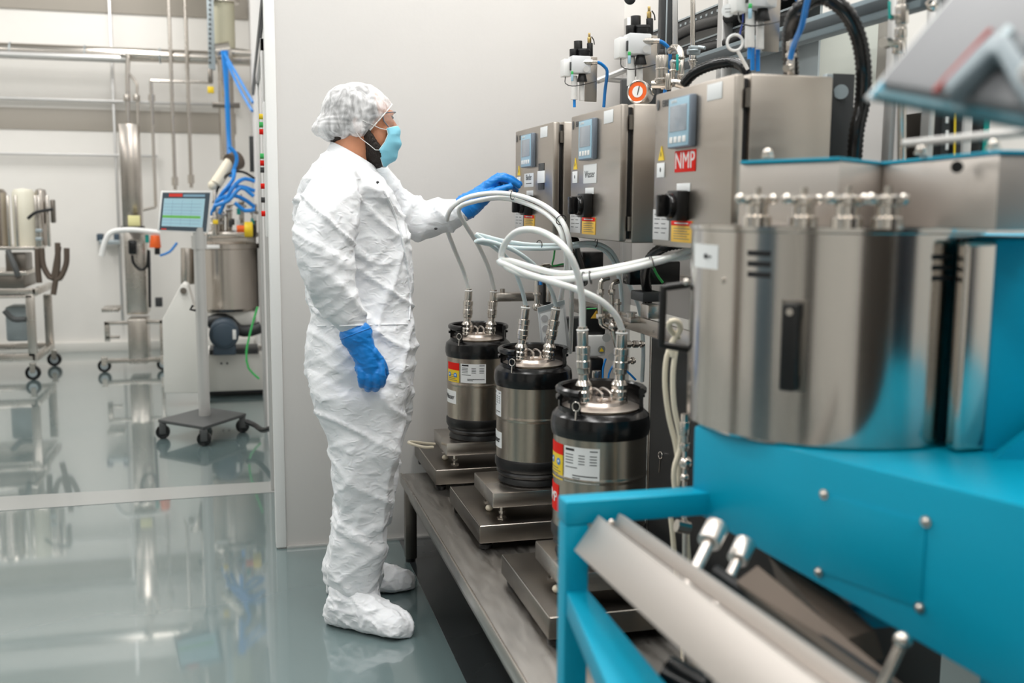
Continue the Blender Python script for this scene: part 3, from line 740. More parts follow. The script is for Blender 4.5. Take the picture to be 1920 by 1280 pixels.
def furnish(y0, y1, z0, z1, label, kind):
    t = make_cab(y0, y1, z0, z1, label); W = y1-y0; H = z1-z0
    # f: fraction from the far (left) edge, g: fraction from the top
    def P(f0, f1, g0, g1): return y1-W*f1, y1-W*f0, z1-H*g1, z1-H*g0
    def pl(name, m, f, parent=t, th=.002, x=XD): return plate(parent, name, m, *P(*f), x=x, th=th)
    def tx(s_, f, g, size, parent, m='print', x=XD-.0023, al='CENTER', bold=0, d=.0004):
        return MB().text(s_, (x, y1-W*f, z1-H*g), size, (0, -1, 0), (0, 0, 1), d, al, bold).build('lettering', M[m], parent)
    HM = (.275, .575, .06, .375)
    dsp = plate(t, 'operator_display', M['hmif'], *P(*HM), th=.016, bev=.003)
    w_ = HM[1]-HM[0]; h_ = HM[3]-HM[2]
    def Q(a, b_, c, d): return (HM[0]+w_*a, HM[0]+w_*b_, HM[2]+h_*c, HM[2]+h_*d)
    pl('display_front', M['hmi'], Q(.05, .95, .03, .97), dsp, .0015, XD-.016)
    pl('lcd_screen', M['lcd'], Q(.13, .87, .17, .68), dsp, .001, XD-.0175)
    for i in range(4): pl('function_key', M['white'], Q(.14+.19*i, .28+.19*i, .78, .90), dsp, .0015, XD-.0175)
    tx('SIEMENS', HM[0]+w_*.30, HM[2]+h_*.09, .009, dsp, 'white', XD-.0178)
    # maker mark and lettering
    MB().ball((XD-.001, y1-W*.045, z1-H*.075), .014, 10, (.08, .55, 1)).build('maker_mark', M['print'], t)
    tx('EIRICH', .19, .075, .024, t, 'print', XD-.0006)
    pl('blank_label', M['paper'], (.70, .87, .025, .12)); 
    # warning triangle on the left edge
    yc = y1-W*.11; zc = z1-H*.40
    tri = MB().prism([(XD, yc+.018, zc-.015), (XD, yc-.018, zc-.015), (XD, yc, zc+.021)], (-.0015, 0, 0)).build('warning_triangle', M['yellow'], t)
    MB().prism([(XD-.0016, yc+.003, zc-.006), (XD-.0016, yc-.003, zc-.001), (XD-.0016, yc+.001, zc+.009)], (-.0004, 0, 0)).build('lightning_mark', M['ink'], tri)
    lb = pl('small_label', M['paper'], (.055, .165, .455, .55)); MB().ball((XD-.0024, yc, z1-H*.50), .006, 8, (.1, .6, 1)).build('symbol', M['ink'], lb)
    if kind == 2:
        r = pl('product_label', M['red'], (.31, .58, .39, .525)); tx('NMP', .445, .458, .056, r, 'white', XD-.0024, bold=0)
    elif kind == 1:
        r = pl('product_label', M['paper'], (.30, .57, .41, .56)); tx('Wasser', .435, .49, .030, r, 'print')
    else:
        r = pl('product_label', M['paper'], (.28, .53, .43, .56)); tx('Binder', .405, .47, .030, r, 'print'); pl('print_line', M['print'], (.33, .48, .522, .53), r, .0004, XD-.002)
        c = pl('cable_slot_cover', M['char'], (.66, .80, .35, .59)); pl('paper_strip', M['paper'], (.64, .82, .42, .53), c, .003)
    pl('switch_label', M['paper'], (.345, .52, .595, .645))
    # rotary isolator
    yc = y1-W*.43; zc = z1-H*.735
    sw = MB().box((XD-.03, yc-.032, zc-.036), (XD, yc+.032, zc+.036), .004).build('main_switch', M['black'], t)
    MB().cyl((XD-.03, yc, zc), (XD-.045, yc, zc), .031, .029, 32, .002).build('switch_dial', M['gloss'], sw)
    MB().box((XD-.068, yc-.009, zc-.027), (XD-.044, yc+.009, zc+.027), .004).build('switch_knob', M['gloss'], sw)
    MB().cyl((XD-.0455, yc, zc+.021), (XD-.0462, yc, zc+.021), .0035).build('switch_mark', M['white'], sw)
    # lower labels
    g_ = pl('data_plate', mg, (.015, .25, .76, .96))
    for i in range(5):
        for j in range(2): pl('print_line', M['print'], (.04+.10*j, .10+.10*j+.02*(i % 2), .79+.03*i, .796+.03*i), g_, .0004, XD-.002)
    q = pl('hazard_label', M['amber'], (.285, .56, .83, .965)); pl('red_header', M['red'], (.285, .56, .83, .86), q, .0004, XD-.002)
    pl('header_line', M['white'], (.33, .515, .841, .849), q, .0003, XD-.0024)
    for i in range(5): pl('print_line', M['print'], (.32, .53-.03*(i % 2), .877+.016*i, .881+.016*i), q, .0003, XD-.002)
    return t
mg = mat('pale_grey_label', (200, 200, 200), .5)
for i, (y0, y1, lab) in enumerate(CABS): furnish(y0, y1, 1.322, 1.703, lab, i)

# ------------------------------------------------------------------ white tubes between cabinets and kegs
def coupling(parent, base, top, r=.015):
    B = Vector(base); T = Vector(top); d = (T-B); L = d.length; d.normalize()
    prof = [(0, 0), (.020, 0), (.022, .004), (.022, .012), (.0205, .016), (.023, .018), (.023, .030), (.020, .036), (.0215, .038), (.0215, .05), (.017, .06), (.014, .064), (.0135, .080), (.0175, .083), (.0185, .098), (.0195, .10), (.0195, .118), (.0175, .121), (.0175, .138), (.019, .14), (.019, .158), (.014, .161), (.0145, .166), (.0145, .200), (.0120, .204), (.012, .215), (0, .215)]
    s_ = L/.215
    o = MB().lathe([(a*min(1, r/.015), b_*s_) for a, b_ in prof], B, 24, d).build('quick_coupling', M['polish'], parent, 25)
    MB().torus(B+d*L*.955, .0135, .0025, d, 20).build('hose_clamp', M['white'], o)
    return o
def hose(name, label, pts, r, m, ties=(), group='white dosing tubes', cps=None, cat='hose', n=12, up=None):
    W = [atY(*p) for p in pts]; sp = spline(W, .012)
    t = thing(name, label, cat, tuple(min(W, key=lambda v: v.z)), group)
    MB().tube(sp, r, n).build('tube', m, t)
    if cps: coupling(t, *cps)
    for px, py, rr in ties:
        i = min(range(1, len(sp)-1), key=lambda k: sum(abs(a-b_) for a, b_ in zip(prj(sp[k]), (px, py))))
        d = (sp[i+1]-sp[i-1]).normalized()
        tc_ = atY(px, py, sp[i].y); MB().torus(tc_, rr, .0015, d, 20, 6).build('cable_tie', M['gloss'], t)
    return t
def prj(p):
    c = RW.transposed() @ (Vector(p)-CAM); return (960+F*c.x/c.z, 640+F*c.y/c.z)
def post(k, sx): return (KG[k][0]+sx*.047, KG[k][1]-.005, KZ+.404)
TR = .0068
def top_at(k, sx, px, py): return atY(px, py, KG[k][1]-.005)
hose('tube_with_coupling', 'white tube rising from the left coupling of the farthest keg over the gloved hand', [(879, 541, 3.925), (868, 505, 3.90), (850, 462, 3.82), (838, 425, 3.7), (845, 392, 3.6), (880, 369, 3.55), (940, 362, 3.5), (1000, 375, 3.4), (1046, 405, 3.22), (1066, 445, 3.16), (1071, 500, 3.2), (1072, 570, 3.4), (1069, 660, 3.62)], .0085, M['hose'], ((962, 365, .017), (1052, 412, .017), (1068, 470, .017)), cps=(post(0, -1), atY(879, 541, 3.925)))
hose('tube_with_coupling', 'white tube rising from the right coupling of the farthest keg beside its twin', [(926, 543, 3.925), (917, 505, 3.88), (898, 462, 3.8), (872, 420, 3.68), (860, 392, 3.62), (884, 379, 3.58), (940, 371, 3.52), (996, 385, 3.42), (1038, 413, 3.25), (1057, 450, 3.19), (1062, 500, 3.25), (1054, 545, 3.4), (1046, 600, 3.6), (1042, 660, 3.62)], .0085, M['hose'], cps=(post(0, 1), atY(926, 543, 3.925)))
hose('tube_with_coupling', 'white tube from the left coupling of the middle keg looping out to the left', [(986, 572, 3.245), (976, 535, 3.2), (957, 492, 3.15), (925, 462, 3.1), (893, 441, 3.08), (905, 442, 3.1), (945, 452, 3.12), (1000, 459, 3.15), (1060, 459, 3.2), (1110, 455, 3.2), (1143, 468, 3.2), (1163, 500, 3.2), (1183, 540, 3.2), (1200, 585, 3.2), (1206, 650, 3.22), (1204, 715, 3.25)], .0068, M['hoseb'], ((1011, 459, .014), (1117, 456, .014), (1163, 502, .014)), cps=(post(1, -1), atY(986, 572, 3.245)))
hose('tube_with_coupling', 'white tube from the right coupling of the middle keg looping out to the left', [(1043, 575, 3.245), (1034, 545, 3.2), (1010, 505, 3.15), (965, 470, 3.1), (915, 452, 3.08), (893, 452, 3.08), (920, 458, 3.1), (960, 464, 3.12), (1010, 466, 3.15), (1060, 464, 3.2), (1105, 460, 3.2), (1137, 473, 3.2), (1156, 505, 3.2), (1165, 550, 3.2), (1164, 610, 3.2)], .0068, M['hoseb'], cps=(post(1, 1), atY(1043, 575, 3.245)))
hose('tube_with_coupling', 'white tube arching high from the left coupling of the nearest keg', [(1092, 612, 2.495), (1091, 560, 2.47), (1082, 510, 2.45), (1063, 470, 2.45), (1036, 445, 2.5), (1003, 431, 2.55), (970, 434, 2.6), (948, 455, 2.65), (940, 480, 2.68), (950, 500, 2.65), (990, 517, 2.6), (1050, 524, 2.55), (1110, 518, 2.5), (1170, 506, 2.48), (1228, 492, 2.47), (1275, 476, 2.45), (1330, 450, 2.42)], .0085, M['hose'], ((1095, 522, .0165), (1107, 520, .0165), (1222, 492, .0165)), cps=(post(2, -1), atY(1092, 612, 2.495)))
hose('tube_with_coupling', 'white tube sweeping down to the right coupling of the nearest keg', [(1166, 618, 2.495), (1155, 592, 2.48), (1128, 565, 2.47), (1085, 544, 2.48), (1035, 528, 2.52), (985, 512, 2.6), (950, 497, 2.65), (936, 491, 2.67), (955, 489, 2.66), (1000, 502, 2.6), (1050, 513, 2.56), (1110, 509, 2.52), (1170, 498, 2.5), (1228, 486, 2.49), (1280, 482, 2.47), (1330, 470, 2.45)], .0085, M['hose'], cps=(post(2, 1), atY(1166, 618, 2.495)))

o = MB().tube(spline([atY(812, 838, 3.86), atY(795, 838, 3.84), atY(775, 833, 3.84), atY(766, 829, 3.86), atY(775, 828, 3.9), atY(800, 831, 3.95), atY(815, 832, 3.98)], .008), .0055, 10).build('scale_cable', M['cream']); tag(o, 'cream cable looped out beside the farthest scale', 'cable')

# ------------------------------------------------------------------ pneumatic units above the cabinets
def bp(mb, l, t_, r, b_, Y, dy, bev=.003):
    x0 = atY(l, (t_+b_)/2, Y).x; x1 = atY(r, (t_+b_)/2, Y).x; z1 = atY((l+r)/2, t_, Y).z; z0 = atY((l+r)/2, b_, Y).z
    return mb.box((x0, Y, z0), (x1, Y+dy, z1), bev)
def vc(mb, px, t_, b_, Y, r, r1=None, n=20, bev=.001):
    return mb.cyl(atY(px, b_, Y), atY(px, t_, Y), r, r1, n, bev)
def make_frl(label):
    Y = 3.05; o = atY(1200, 160, Y); t = thing('air_service_unit', label, 'pneumatic unit', tuple(o), 'air service units above the cabinets')
    bp(MB(), 1180, 62, 1222, 101, Y, .055, .004).build('regulator_body', M['alu2'], t)
    s = bp(MB(), 1161, 69, 1181, 108, Y+.02, .05, .004).build('filter_body', M['white'], t)
    bp(MB(), 1176, 76, 1180.5, 95, Y+.008, .01, .001).build('gauge_strip', M['char'], s)
    k = MB(); vc(k, 1182, 48, 66, Y+.035, .0145, n=24); k.build('adjuster_knob', M['black'], t)
    k = MB(); vc(k, 1192, 30, 62, Y+.045, .0155, n=24); k.build('adjuster_knob', M['black'], t)
    k = MB(); vc(k, 1205, 48, 63, Y+.025, .023, n=24); vc(k, 1205, 51, 53, Y+.025, .0245, n=24); k.build('adjuster_knob', M['black'], t)
    k = MB(); vc(k, 1218, 35, 64, Y+.04, .011, n=18); k.build('solenoid', M['black'], t)
    k = MB(); vc(k, 1217, 22, 35, Y+.04, .0075, n=8); vc(k, 1217, 12, 22, Y+.04, .0045); k.build('brass_fitting', M['brass'], t)
    MB().tube(spline([atY(1222, 20, Y+.03), atY(1227, 28, Y+.03), atY(1228, 38, Y+.03)]), .002, 8).build('cable_stub', M['black'], t)
    k = MB(); vc(k, 1201, 101, 121, Y+.025, .019, .012, 20); k.build('drain_knob', M['black'], t)
    k = MB(); vc(k, 1183, 108, 161, Y+.04, .0125, .0115); k.build('filter_bowl', M['white'], t)
    k = MB(); vc(k, 1199, 120, 163, Y+.045, .0105, .0095); k.build('filter_bowl', M['white'], t)
    k = MB(); vc(k, 1180, 97, 104, Y+.0, .0045); k.build('valve_tip', M['green'], t)
    k = MB(); vc(k, 1180, 104, 119, Y+.0, .0045); k.build('valve_tip', M['hmi'], t)
    bp(MB(), 1205, 66, 1232, 166, Y+.075, .003, .001).build('mounting_plate', M['steelh'], t)
    a = atY(1205, 77, Y+.01); k = MB().cyl(a, a+Vector((.03, -.012, 0)), .011, n=8).cyl(a, a+Vector((.048, -.015, 0)), .0075); k.build('hose_fitting', M['polish'], t)
    e = a+Vector((.046, -.014, 0))
    MB().tube(spline([e, atY(1243, 80, Y), atY(1255, 92, Y+.01), atY(1256, 106, Y+.02), atY(1250, 140, Y+.06), atY(1246, 178, Y+.08)]), .006, 10).build('air_tube', M['bluet'], t)
    MB().tube(spline([atY(1164, 110, Y+.03), atY(1165, 124, Y), atY(1180, 130, Y-.01), atY(1205, 127, Y), atY(1229, 121, Y+.06)]), .0017, 8).build('signal_cable', M['black'], t)
    q = MB(); q.lathe([(0, 0), (.011, 0), (.011, .001), (0, .001)], atY(1212, 92, Y-.012), 24, (-.4, -1, 0)); q.build('round_tag', M['alu'], t)
    MB().tube([atY(1183, 161, Y+.04), atY(1183, 178, Y+.04)], .0055, 10).build('drain_tube', M['bluet'], t)
    return t, o
M['brass'] = mat('brass', (205, 178, 118), .3, 1)
M['alu2'] = mat('light_die_cast_grey', (218, 220, 222), .45, .1)
frl, fo = make_frl('middle air service unit, beside the round orange-ringed gauge')
c = copy_tree(frl); c.location = fo+(atY(1057, 110, 3.70)-atY(1161, 69, 3.07)); c['label'] = 'farthest air service unit with black knobs, against the grey wall'
c = copy_tree(frl); c.location = fo+(atY(1397, 88, 2.40)-atY(1176, 160, 3.09)); c['label'] = 'nearest air service unit above the red NMP cabinet, cut by the top of the frame'
# gauge with piping
t = thing('pressure_gauge', 'round pressure gauge with orange ring above the middle cabinet', 'gauge', tuple(atY(1200, 196, 2.98)))
gc = atY(1196, 172, 2.98); ax = Vector((-.72, -.68, .05)).normalized()
MB().cyl(gc, gc-ax*.045, .034, n=40, bev=.003).torus(gc, .032, .0035, ax, 40).build('gauge_case', M['polish'], t)
MB().lathe([(0, 0), (.029, 0), (.029, .001), (0, .001)], gc+ax*.0005, 40, ax).build('gauge_ring', M['orange'], t)
MB().lathe([(0, 0), (.017, 0), (.017, .001), (0, .001)], gc+ax*.0018, 32, ax).build('gauge_face', M['white'], t)
MB().tube([gc+ax*.0035+Vector((0, 0, -.01)), gc+ax*.0035+Vector((.004, -.004, .016))], .0013, 6).build('gauge_needle', M['ink'], t)
MB().cyl(gc-ax*.04, atY(1226, 170, 2.98), .012, n=8).build('gauge_stem', M['polish'], t)
def pipe(mb, pts, r, step=.01, n=14): return mb.tube(spline([atY(*p) for p in pts], step), r, n)
b = MB(); vc(b, 1241, 104, 156, 2.90, .0175, .0185, 28); vc(b, 1241, 128, 131, 2.90, .020, n=28); vc(b, 1241, 147, 152, 2.90, .022, n=28)
t = tag(b.build('angle_seat_valve', M['steel']), 'grey cylindrical actuator with black cap behind the near cabinet', 'valve')
vc(MB(), 1241, 93, 105, 2.90, .0125, .009).build('actuator_cap', M['black'], t)
b = MB(); pipe(b, [(1256, 96, 3.0), (1262, 90, 2.98), (1271, 91, 2.95), (1277, 102, 2.93), (1277, 125, 2.92), (1277, 160, 2.92)], .0105)
vc(b, 1277, 106, 110, 2.92, .0135); vc(b, 1277, 140, 145, 2.92, .0135)
pipe(b, [(1222, 158, 2.92), (1250, 158, 2.9), (1265, 155, 2.9), (1290, 163, 2.88)], .012); vc(b, 1252, 138, 168, 2.88, .009); b.torus(atY(1243, 158, 2.91), .013, .003, (1, 0, 0)); b.torus(atY(1256, 157, 2.9), .014, .003, (1, 0, 0))
vc(b, 1262, 112, 150, 2.93, .007); b.torus(atY(1262, 132, 2.93), .009, .003, (0, 0, 1))
tag(b.build('process_pipe', M['polish']), 'bent stainless pipe with unions behind the near cabinet top', 'pipe')
b = MB(); vc(b, 1299, -60, 150, 3.05, .0075); vc(b, 1299, 100, 122, 3.05, .011); vc(b, 1299, 112, 116, 3.05, .015)
tag(b.build('riser_pipe', M['polish']), 'thin vertical steel pipe with nut, in front of the cable trays', 'pipe')
tag(vc(MB(), 1266, -60, 100, 3.12, .0085).build('riser_pipe', M['alu']), 'thin vertical light pipe just right of the dark strut', 'pipe')
# struts and cable trays along the right
def zX(px, py, X): return atX(px, py, X).z
t = thing('strut_channel', 'tall dark green-grey vertical strut above the middle cabinet', 'strut', tuple(atY(1254, 150, 3.5)))
b = MB(); bp(b, 1240, -120, 1249, 190, 3.5, .03, .001); bp(b, 1251, -120, 1262, 190, 3.5, .04, .001); b.build('channel', M['strut'] if 'strut' in M else M['char'], t)
bp(MB(), 1248.6, -120, 1251.4, 190, 3.498, .02, .001).build('channel_lip', M['galv'], t)
def tray(label, X, Y0, Y1, ref, dz, dx=.14):
    z1 = zX(*ref, X); t = thing('cable_tray', label, 'cable tray', (X, Y0, z1-dz))
    f = MB().box((X, Y0, z1-dz), (X+.002, Y1, z1), 0).box((X, Y0, z1-.012), (X+.02, Y1, z1), .001).box((X, Y0, z1-dz), (X+dx, Y1, z1-dz+.002), 0)
    f.build('tray_side', M['char'], t); MB().box((X-.003, Y0, z1-.006), (X, Y1, z1), 0).build('tray_edge', M['galv'], t)
    s = MB()
    for k in range(int((Y1-Y0)/.045)): s.box((X-.0015, Y0+.02+k*.045, z1-.026), (X, Y0+.035+k*.045, z1-.018), 0)
    s.build('slot_row', M['galv'], t)
    return t, z1
tray('upper black cable tray running back above the cabinets', 1.62, 2.9, 4.25, (1354, 4, ), .05)
tray('lower black cable tray running back above the cabinets', 1.62, 2.9, 4.25, (1352, 60), .05)
for (py0, r, lab) in ((36, .020, 'upper thick black cable clipped behind the thin pipes'), (82, .020, 'lower thick black cable clipped behind the thin pipes')):
    a = atX(1351, py0, 1.60); b_ = Vector((1.60, 4.2, a.z)); a = Vector((1.60, 2.92, a.z))
    o = MB().tube([a.lerp(b_, k/12)+Vector((0, 0, .006*math.sin(k*1.3))) for k in range(13)], r, 12).build('thick_cable', M['black']); tag(o, lab, 'cable')
def strutY(label, X, Y0, Y1, px, py, h, m='galv', name='support_rail', dx=.04):
    z = zX(px, py, X); t = thing(name, label, 'rail', (X, Y0, z-h))
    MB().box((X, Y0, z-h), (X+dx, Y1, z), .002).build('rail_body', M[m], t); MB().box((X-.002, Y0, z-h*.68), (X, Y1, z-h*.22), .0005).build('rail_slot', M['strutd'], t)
    return t
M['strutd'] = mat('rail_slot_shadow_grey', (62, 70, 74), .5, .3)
M['strutg'] = mat('blue_grey_strut', (128, 142, 148), .45, .5)
strutY('long blue-grey rail running back from the near cabinet to the grey wall', 1.45, 2.05, 3.6, 1480, 45, .055, 'strutg')
strutY('blue-grey rail at the top behind the big corrugated hose', 1.50, 1.7, 2.75, 1560, 20, .05, 'strutg')
# clamps on rails
for px, py, Y, lab in ((1300, 97, 2.98, 'bluish pipe clamp on the thin vertical pipe'), (1268, 118, 2.93, 'turquoise handled shut-off valve by the bent pipe')):
    b = MB(); bp(b, px-8, py-6, px+14, py+5, Y, .02, .003); b.torus(atY(px, py-2, Y), .014, .003, (0, 0, 1)); o = tag(b.build('pipe_clamp', M['galv']), lab, 'clamp')
    if py > 100: vc(MB(), 1270, 102, 132, 2.9, .004).build('valve_lever', M['turq'], o)
b = MB(); bp(b, 1295, 85, 1316, 92, 2.97, .02).cyl(atY(1310, 88, 2.95), atY(1322, 90, 2.93), .005); tag(b.build('pipe_clamp', M['galv']), 'bluish clamp reaching from the thin pipe to the rail', 'clamp')
# galvanised panels behind
def panelX(name, label, m, l, r, t_, b_, X, cat='panel', th=.01):
    y0 = atX(r, (t_+b_)/2, X).y; y1 = atX(l, (t_+b_)/2, X).y; z1 = atX((l+r)/2, t_, X).z; z0 = atX((l+r)/2, b_, X).z
    return tag(MB().box((X, y0, z0), (X+th, y1, z1), .001).build(name, m), label, cat)
panelX('sheet_panel', 'blue-grey galvanised sheet panel left of the big black hose', M['galv'], 1362, 1532, -40, 330, 1.75)
panelX('sheet_panel', 'pale greenish sheet panel behind the big black hose', mat('pale_green_grey_panel', (196, 200, 192), .5, .1), 1534, 1640, 40, 330, 1.70)
panelX('side_plate', 'grey-brown plate right of the big black hose', mat('grey_side_plate', (150, 146, 138), .5, .1), 1641, 1668, 0, 330, 1.66)
# mounting plate with round hole and the big hoses
t = thing('mounting_plate', 'grey folded mounting plate with round hole right of the near cabinet', 'plate', tuple(atY(1575, 420, 2.2)))
bp(MB(), 1544, 138, 1556, 440, 2.18, .02, .002).build('plate_flange', M['galv'], t)
bp(MB(), 1556, 138, 1596, 440, 2.2, .003, .001).build('plate_web', M['char'], t)
MB().cyl(atY(1577, 172, 2.198), atY(1577, 172, 2.192), .0165, n=40).build('round_cap', M['galv'], t)
def corr(name, label, pts, r, m='gloss', pitch=.0058):
    sp = even(spline([atY(*p) for p in pts], .004), pitch)
    o = MB().tube(sp, r, 20, rfun=lambda i: 1.0 if i % 2 else .86).build(name, M[m], None, 80); return tag(o, label, 'corrugated hose')
corr('corrugated_hose', 'big black corrugated hose arching beside the near cabinet', [(1484, 150, 2.2), (1482, 60, 2.15), (1500, 16, 2.1), (1540, -6, 2.1), (1582, 18, 2.08), (1608, 65, 2.08), (1619, 125, 2.08), (1617, 190, 2.1), (1606, 245, 2.1), (1600, 320, 2.12)], .0185)
corr('corrugated_hose', 'black corrugated hose curving over the top of the near cabinet', [(1282, 158, 2.75), (1300, 138, 2.72), (1335, 122, 2.68), (1372, 117, 2.64), (1396, 128, 2.6), (1402, 158, 2.6)], .0155)
corr('corrugated_hose', 'black corrugated hose dropping from below the near cabinet', [(1292, 455, 2.75), (1250, 462, 2.75), (1222, 480, 2.8), (1210, 510, 2.85), (1213, 545, 2.9), (1214, 580, 2.95)], .0155)
o = pipe(MB(), [(1075, 452, 3.6), (1078, 475, 3.65), (1086, 500, 3.7), (1092, 530, 3.75)], .022).build('drop_hose', M['gloss']); tag(o, 'smooth thick black hose below the middle cabinet', 'hose')
b = pipe(MB(), [(1522, -30, 1.95), (1512, 10, 1.98), (1503, 50, 2.02), (1488, 85, 2.08), (1482, 110, 2.1)], .006); tag(b.build('air_tube', M['bluet']), 'blue air tube curving down at the top beside the big hose', 'tube')
b = MB(); vc(b, 1483, 50, 140, 2.15, .008); vc(b, 1483, 78, 95, 2.15, .0115, n=8); vc(b, 1483, 100, 108, 2.15, .012); vc(b, 1482, 115, 132, 2.15, .010, n=8); b.cyl(atY(1482, 126, 2.15), atY(1474, 128, 2.12), .008)
tag(b.build('threaded_fitting', M['polish']), 'stack of steel fittings on top of the near cabinet', 'fitting')
bp(MB(), 1437, 60, 1473, 137, 2.32, .003, .001); 
t = thing('loop_key', 'white key-shaped loop handle hanging over the near cabinet', 'tag', tuple(atY(1400, 134, 2.4)))
MB().torus(atY(1378, 80, 2.4), .019, .0035, (-.3, -1, 0), 28).tube([atY(1383, 95, 2.4), atY(1402, 130, 2.4)], .0045, 8).build('loop', M['white'], t)
o = MB().lathe([(0, 0), (.016, 0), (.016, .0015), (0, .0015)], atY(1365, 20, 2.42), 28, (-.4, -1, 0)).build('round_label_tag', M['paper']); tag(o, 'round white paper tag hanging at the top left of the nearest air unit', 'tag')
MB().bar(atY(1359, 17, 2.415), atY(1371, 16, 2.412), .0005, .0016, 0).bar(atY(1360, 23, 2.415), atY(1370, 22, 2.412), .0005, .0016, 0).build('print_line', M['print'], o)
o = pipe(MB(), [(1391, 0, 2.42), (1393, 35, 2.42), (1388, 60, 2.41), (1387, 72, 2.41)], .002, n=6).build('thin_blue_string', mat('dark_blue_cord', (40, 70, 170), .5)); tag(o, 'thin dark blue cord hanging above the white loop handle', 'cord')
for px, t0, b0 in ((1411, 88, 132), (1421, 90, 134)): tag(vc(MB(), px, t0, b0, 2.42, .0055).build('air_tube', M['bluet']), 'short blue tube under the nearest air unit, %s one' % ('left' if px < 1415 else 'right'), 'tube')
# pipe with valve at upper right
b = MB(); vc(b, 1691, -80, 330, 1.95, .009); vc(b, 1691, 10, 45, 1.95, .0135, n=8); vc(b, 1689, 52, 70, 1.95, .0125, n=12); vc(b, 1686, 78, 100, 1.95, .014, n=10); b.cyl(atY(1684, 82, 1.95), atY(1662, 80, 1.92), .008).cyl(atY(1666, 80, 1.925), atY(1656, 80, 1.915), .011, n=8).cyl(atY(1688, 30, 1.95), atY(1672, 33, 1.93), .006)
t = tag(b.build('valve_pipe', M['polish']), 'vertical steel pipe with side valves near the top right', 'pipe')
vc(MB(), 1668, 2, 36, 1.93, .003).build('valve_lever', M['turq'], t)
b = MB(); b.ball(atY(1748, 12, 1.9), .011, 8).cyl(atY(1740, 2, 1.9), atY(1752, 16, 1.9), .008, n=8); tag(b.build('pipe_plug', M['polish']), 'small steel pipe plug at the top edge left of the tilted panel', 'fitting')
# right background uprights below the tilted panel
for l, r, Y, m, lab in ((1672, 1682, 2.1, 'alu', 'left light upright below the tilted panel'), (1745, 1756, 2.0, 'alu', 'second light upright below the tilted panel'), (1762, 1769, 2.05, 'galv', 'thin galvanised upright beside the slotted strut'),
                     (1794, 1808, 2.0, 'char', 'black cable duct upright right of the slotted strut'), (1843, 1850, 1.95, 'char', 'thin dark upright at the far right'), (1854, 1860, 1.94, 'turq', 'thin green upright at the far right')):
    tag(bp(MB(), l, -60, r, 420, Y, .03, .002).build('upright_profile', M[m]), lab, 'upright', 'uprights behind the machine')
t = thing('slotted_strut', 'black slotted strut upright with oval holes', 'strut', tuple(atY(1777, 420, 2.0)))
bp(MB(), 1770, -60, 1785, 420, 2.0, .03, .001).build('strut_body', M['char'], t)
for py in (225, 250, 275, 300): bp(MB(), 1773.5, py-6, 1779, py+6, 1.998, .002, .0008).build('oval_hole', M['white'], t)
pipe(MB(), [(1790, 100, 1.98), (1791, 200, 1.98), (1789, 320, 1.98)], .0022, n=8).build('t', M['yellow']).name = 'earth_cable'
tag(bpy.data.objects['earth_cable'], 'yellow-green earth cable running down beside the slotted strut', 'cable')
panelX('sheet_panel', 'grey-beige sheet panel between the light uprights', mat('beige_panel', (176, 170, 160), .5), 1684, 1745, 212, 420, 1.62)
# wall pipe stubs by the grey wall
b = MB(); b.cyl(atY(1122, 151, 4.1), atY(1172, 131, 4.15), .0125).ball(atY(1122, 151, 4.1), .0125, 8); b.cyl(atY(1136, 148, 4.15), atY(1175, 152, 4.2), .0115)
tag(b.build('tubular_bracket', M['alu']), 'grey tubular bracket sticking out between the first two air units', 'bracket')
bp_ = MB(); bp(bp_, 1165, 150, 1238, 420, 3.75, .03, .003); tag(bp_.build('back_plate', M['char']), 'dark upright plate between the middle and near cabinets', 'plate')
tag(MB().ball(atY(1181, -3, 3.6), .022, 12, (1, .6, 1)).build('wall_lamp', M['char']), 'dark round fitting at the top edge right of the grey wall', 'fitting')
# support behind and under the cabinets
t = thing('cabinet_rack', 'grey upright support panel and rails behind the cabinet row', 'rack', (1.62, 3.2, 0))
MB().box((1.62, 2.1, 1.0), (1.64, 4.28, 1.72), .001).build('back_panel', M['wall'], t)
for y in (2.12, 3.3, 4.2): MB().box((1.58, y, 0), (1.62, y+.04, 2.2), .002).build('rack_post', M['alu'], t)
MB().box((1.50, 2.05, 1.36), (1.53, 4.0, 1.39), .002).build('rack_shelf', M['steeld'], t)
for y0 in (2.2, 2.9, 3.6): MB().box((1.262, y0, 1.37), (1.275, y0+.25, 1.65), .002).build('hanger_plate', M['steeld'], t)
# floor-standing dark cabinet behind the near keg
t = thing('dark_cabinet', 'tall black equipment cabinet behind the nearest keg', 'cabinet', (1.42, 2.7, 0))
MB().box((1.34, 2.0, 0), (1.57, 3.28, .98), .004).build('cabinet_body', M['char'], t)
MB().box((1.337, 3.262, .05), (1.343, 3.279, 1.0), .001).build('edge_strip', M['polish'], t)
# flat rails under the cabinets
def railY(label, X, Y0, Y1, z0, z1, m='steeld'):
    return tag(MB().box((X, Y0, z0), (X+.012, Y1, z1), .002).build('flat_rail', M[m]), label, 'rail')
railY('long flat stainless rail behind the keg couplings', 1.15, 2.45, 3.60, 1.044, 1.092, 'steel')
railY('thin upper stainless rail behind the tube bundle', 1.45, 2.4, 3.5, 1.165, 1.19, 'steel')
tag(MB().cyl(atY(1012, 500, 3.9), atY(1128, 494, 3.9), .007).cyl(atY(1016, 500, 3.9), atY(1030, 499, 3.9), .012).build('crossbar', M['polish']), 'horizontal thin steel tube below the far cabinets', 'tube')
b = MB(); b.box(tuple(atY(930, 566, 3.9)), tuple(atY(1010, 548, 3.9)+Vector((0, .05, 0))), .008); b.cyl(atY(942, 550, 3.93), atY(942, 541, 3.93), .010)
tag(b.build('bracket_arm', M['steel']), 'stainless bracket arm with knob behind the farthest keg couplings', 'bracket')
